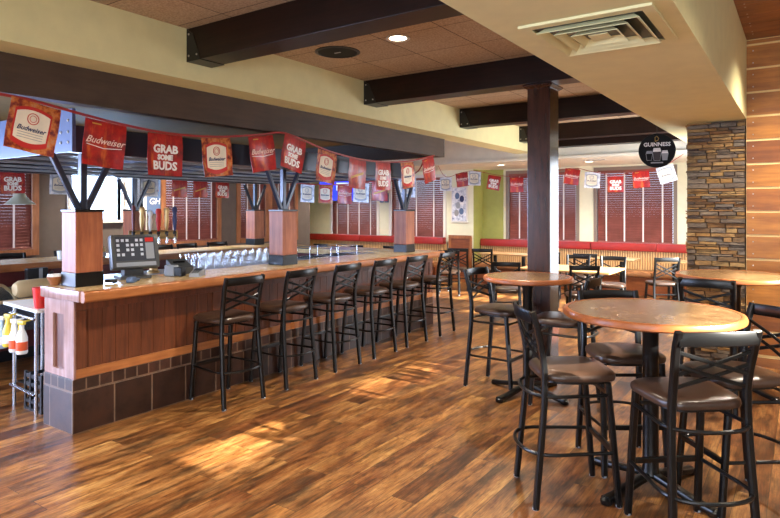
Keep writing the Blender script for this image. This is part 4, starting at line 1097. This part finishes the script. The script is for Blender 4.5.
for kd, x, z, tl, lb in (('palecan', -6.04, 2.34, 0.0, 'pale pennant left of the framed poster'), ('script', -5.68, 2.42, -0.12, 'red script pennant above the framed poster'), ('palecan', -5.38, 2.44, 0.05, 'pale pennant right of the framed poster'),
        ('grab', -4.95, 2.34, 0.18, 'tilted worded red pennant on the green wall'), ('script', -4.5, 2.29, 0.0, 'red script pennant left of the dark column'), ('script', -3.42, 2.41, 0.16, 'red script pennant right of the dark column'),
        ('palecan', -3.07, 2.34, 0.06, 'pale pennant between the two rear blinds'), ('grab', -2.68, 2.26, 0.0, 'worded red pennant over the rightmost blind'), ('script', -2.27, 2.33, -0.06, 'red script pennant over the rightmost blind'),
        ('palecan', -1.9, 2.4, -0.28, 'tilted pale pennant below the round sign')):
    pennant(kd, (x, 10.8, z), 0, tl, lb, G, 0.27, 0.28)

# ------------------------------------------------------------------ signs, television, lamp, poster
t = thing('round_sign', 'round black sign with white letters and three glasses, hanging from a beam', 'sign', (-1.5, 8.05, 2.41), face(-0.18, 0.98))
obj('disc', MB().lathe([(0.21, -0.012), (0.213, -0.008), (0.213, 0.008), (0.21, 0.012)], n=56).xf(Matrix.Rotation(PI / 2, 4, 'X')), 'signblack', t, True)
text('lettering', 'GUINNESS', 0.066, 'whiteink', t, (0, -0.0135, 0.075), 0, 0.0015)
def ol(pts, r=0.0035): return MB().tube([(x, -0.014, z) for x, z in pts], r, 5)
obj('harp_emblem', ol([(-0.02, 0.115), (-0.022, 0.165), (-0.005, 0.178), (0.012, 0.165), (0.02, 0.15), (0.01, 0.125), (-0.02, 0.115)], 0.003), 'gold', t)
def pint(cx, zb, s, fill, head):
    o_ = [(-0.028, 0), (-0.034, 0.05), (-0.04, 0.085), (-0.033, 0.115), (0.033, 0.115), (0.04, 0.085), (0.034, 0.05), (0.028, 0)]
    P_ = [(cx + x * s, zb + z * s) for x, z in o_]
    p = obj('pint_picture', MB().prism([(x, -0.0125, z) for x, z in P_], (0, -0.0015, 0)), fill, t)
    obj('outline', ol(P_ + [P_[0]], 0.0028), 'greyink', p)
    obj('foam', MB().prism([(cx + x * s, -0.0142, zb + z * s) for x, z in ((-0.036, 0.1), (-0.03, 0.125), (0.03, 0.125), (0.036, 0.1), (0.036, 0.088), (-0.036, 0.088))], (0, -0.001, 0)), head, p)
pint(-0.088, -0.12, 0.95, 'signblack', 'greyink'); pint(0.09, -0.12, 0.95, 'greyink', 'whiteink'); pint(0, -0.125, 1.25, 'stoutdark', 'whiteink')
obj('small_print', MB().box((-0.07, -0.0145, -0.158), (0.07, -0.0125, -0.144)), 'greyink', t)
obj('hanging_cord', MB().tube([(0, 0, 0.21), (0, 0, 0.489)], 0.003, 6), 'blackplastic', t)

t = thing('television', 'wall television with bright blue picture behind the bar', 'television', (-8.9, 10.75, 2.12), face(-0.45, 0.9))
obj('cabinet', MB().box((-0.42, -0.03, -0.26), (0.42, 0.05, 0.26), 0.01), 'blackplastic', t)
s_ = obj('picture', MB().box((-0.395, -0.032, -0.225), (0.395, -0.0305, 0.235)), 'tvblue', t, label='glowing blue picture')
obj('pale_area', MB().box((0.0, -0.034, 0.0), (0.3, -0.0325, 0.18)), 'tvpale', s_)
obj('mount_arm', MB().box((-0.04, 0.051, -0.05), (0.04, 0.2, 0.05)), 'blackmetal', t); obj('drop_pole', MB().lathe([(0.025, 0), (0.025, 1.045)], (0, 0.17, 0.0), 12), 'blackmetal', t)

t = thing('pendant_lamp', 'flared silver pendant lamp at the left picture edge', 'lamp', (-8.62, 3.8, 1.745))
obj('lamp_shade', MB().lathe([(0.19, 0.0), (0.13, 0.05), (0.075, 0.11), (0.05, 0.17), (0.035, 0.19), (0.03, 0.188), (0.045, 0.165), (0.07, 0.107), (0.125, 0.047), (0.186, 0.0)], n=32, cap=False), 'lampmetal', t, True)
obj('cord', MB().tube([(0, 0, 0.18), (0, 0, 1.424)], 0.006, 8), 'blackplastic', t)
obj('bulb', MB().lathe([(0.0, 0.06), (0.03, 0.075), (0.038, 0.1), (0.02, 0.14), (0.015, 0.18)], n=16), 'lens', t, True)

t = thing('framed_poster', 'tall framed poster with pale blue shapes on the cream wall', 'poster', (-6.62, 12.5, 1.8))
obj('frame', MB().box((-0.22, -0.03, -0.42), (0.22, -0.001, 0.42), 0.004), 'whiteframe', t)
p = obj('print', MB().box((-0.185, -0.033, -0.385), (0.185, -0.0305, 0.385)), 'palepennant', t)
for x, z, mt in ((-0.05, 0.2, 'bluegrey'), (0.07, 0.13, 'navy'), (-0.03, -0.02, 'silverplastic'), (0.06, -0.16, 'bluegrey'), (-0.07, -0.2, 'greyink')):
    obj('printed_shape', MB().lathe([(0.001, 0), (0.06, 0), (0.06, 0.002), (0.001, 0.002)], n=14).xf(Matrix.Translation((x, -0.033, z)) @ Matrix.Rotation(PI / 2, 4, 'X') @ Matrix.Scale(1.3, 4, (0, 1, 0))), mt, p)
for i, (x, lb) in enumerate(((-8.86, 'small blue wall notice between the left blinds, left one'), (-8.7, 'small blue wall notice between the left blinds, right one'))):
    tag(obj('wall_notice', MB().box((x - 0.06, 12.49, 1.86), (x + 0.06, 12.499, 2.1)), 'bluegrey'), lb, 'notice')
t = thing('pane_stand_in', 'blue grey panel standing in for a window pane with pink sticker, above the tap handles', 'sign', (-9.999, 6.72, 1.6), PI / 2)  # panel standing in for a bluish window pane with its sticker
obj('board', MB().box((-0.15, -0.02, 0), (0.15, 0, 0.8), 0.004), 'bluegrey', t)
text('lettering', 'GH', 0.16, 'whiteink', t, (0.02, -0.0215, 0.23), 0.15, 0.003)
m = MB()
for k_ in range(5):
    a_ = k_ * 2 * PI / 5 + PI / 2; m.lathe([(0.0, 0), (0.035, 0), (0.035, 0.002), (0, 0.002)], n=10).bm.verts.ensure_lookup_table()
    for v in m.bm.verts[-40:]: v.co = Vector((0.02 + 0.05 * math.cos(a_) + v.co.x, -0.0205 - v.co.z, 0.42 + 0.05 * math.sin(a_) + v.co.y))
obj('pink_emblem', m, 'orangelabel', t)
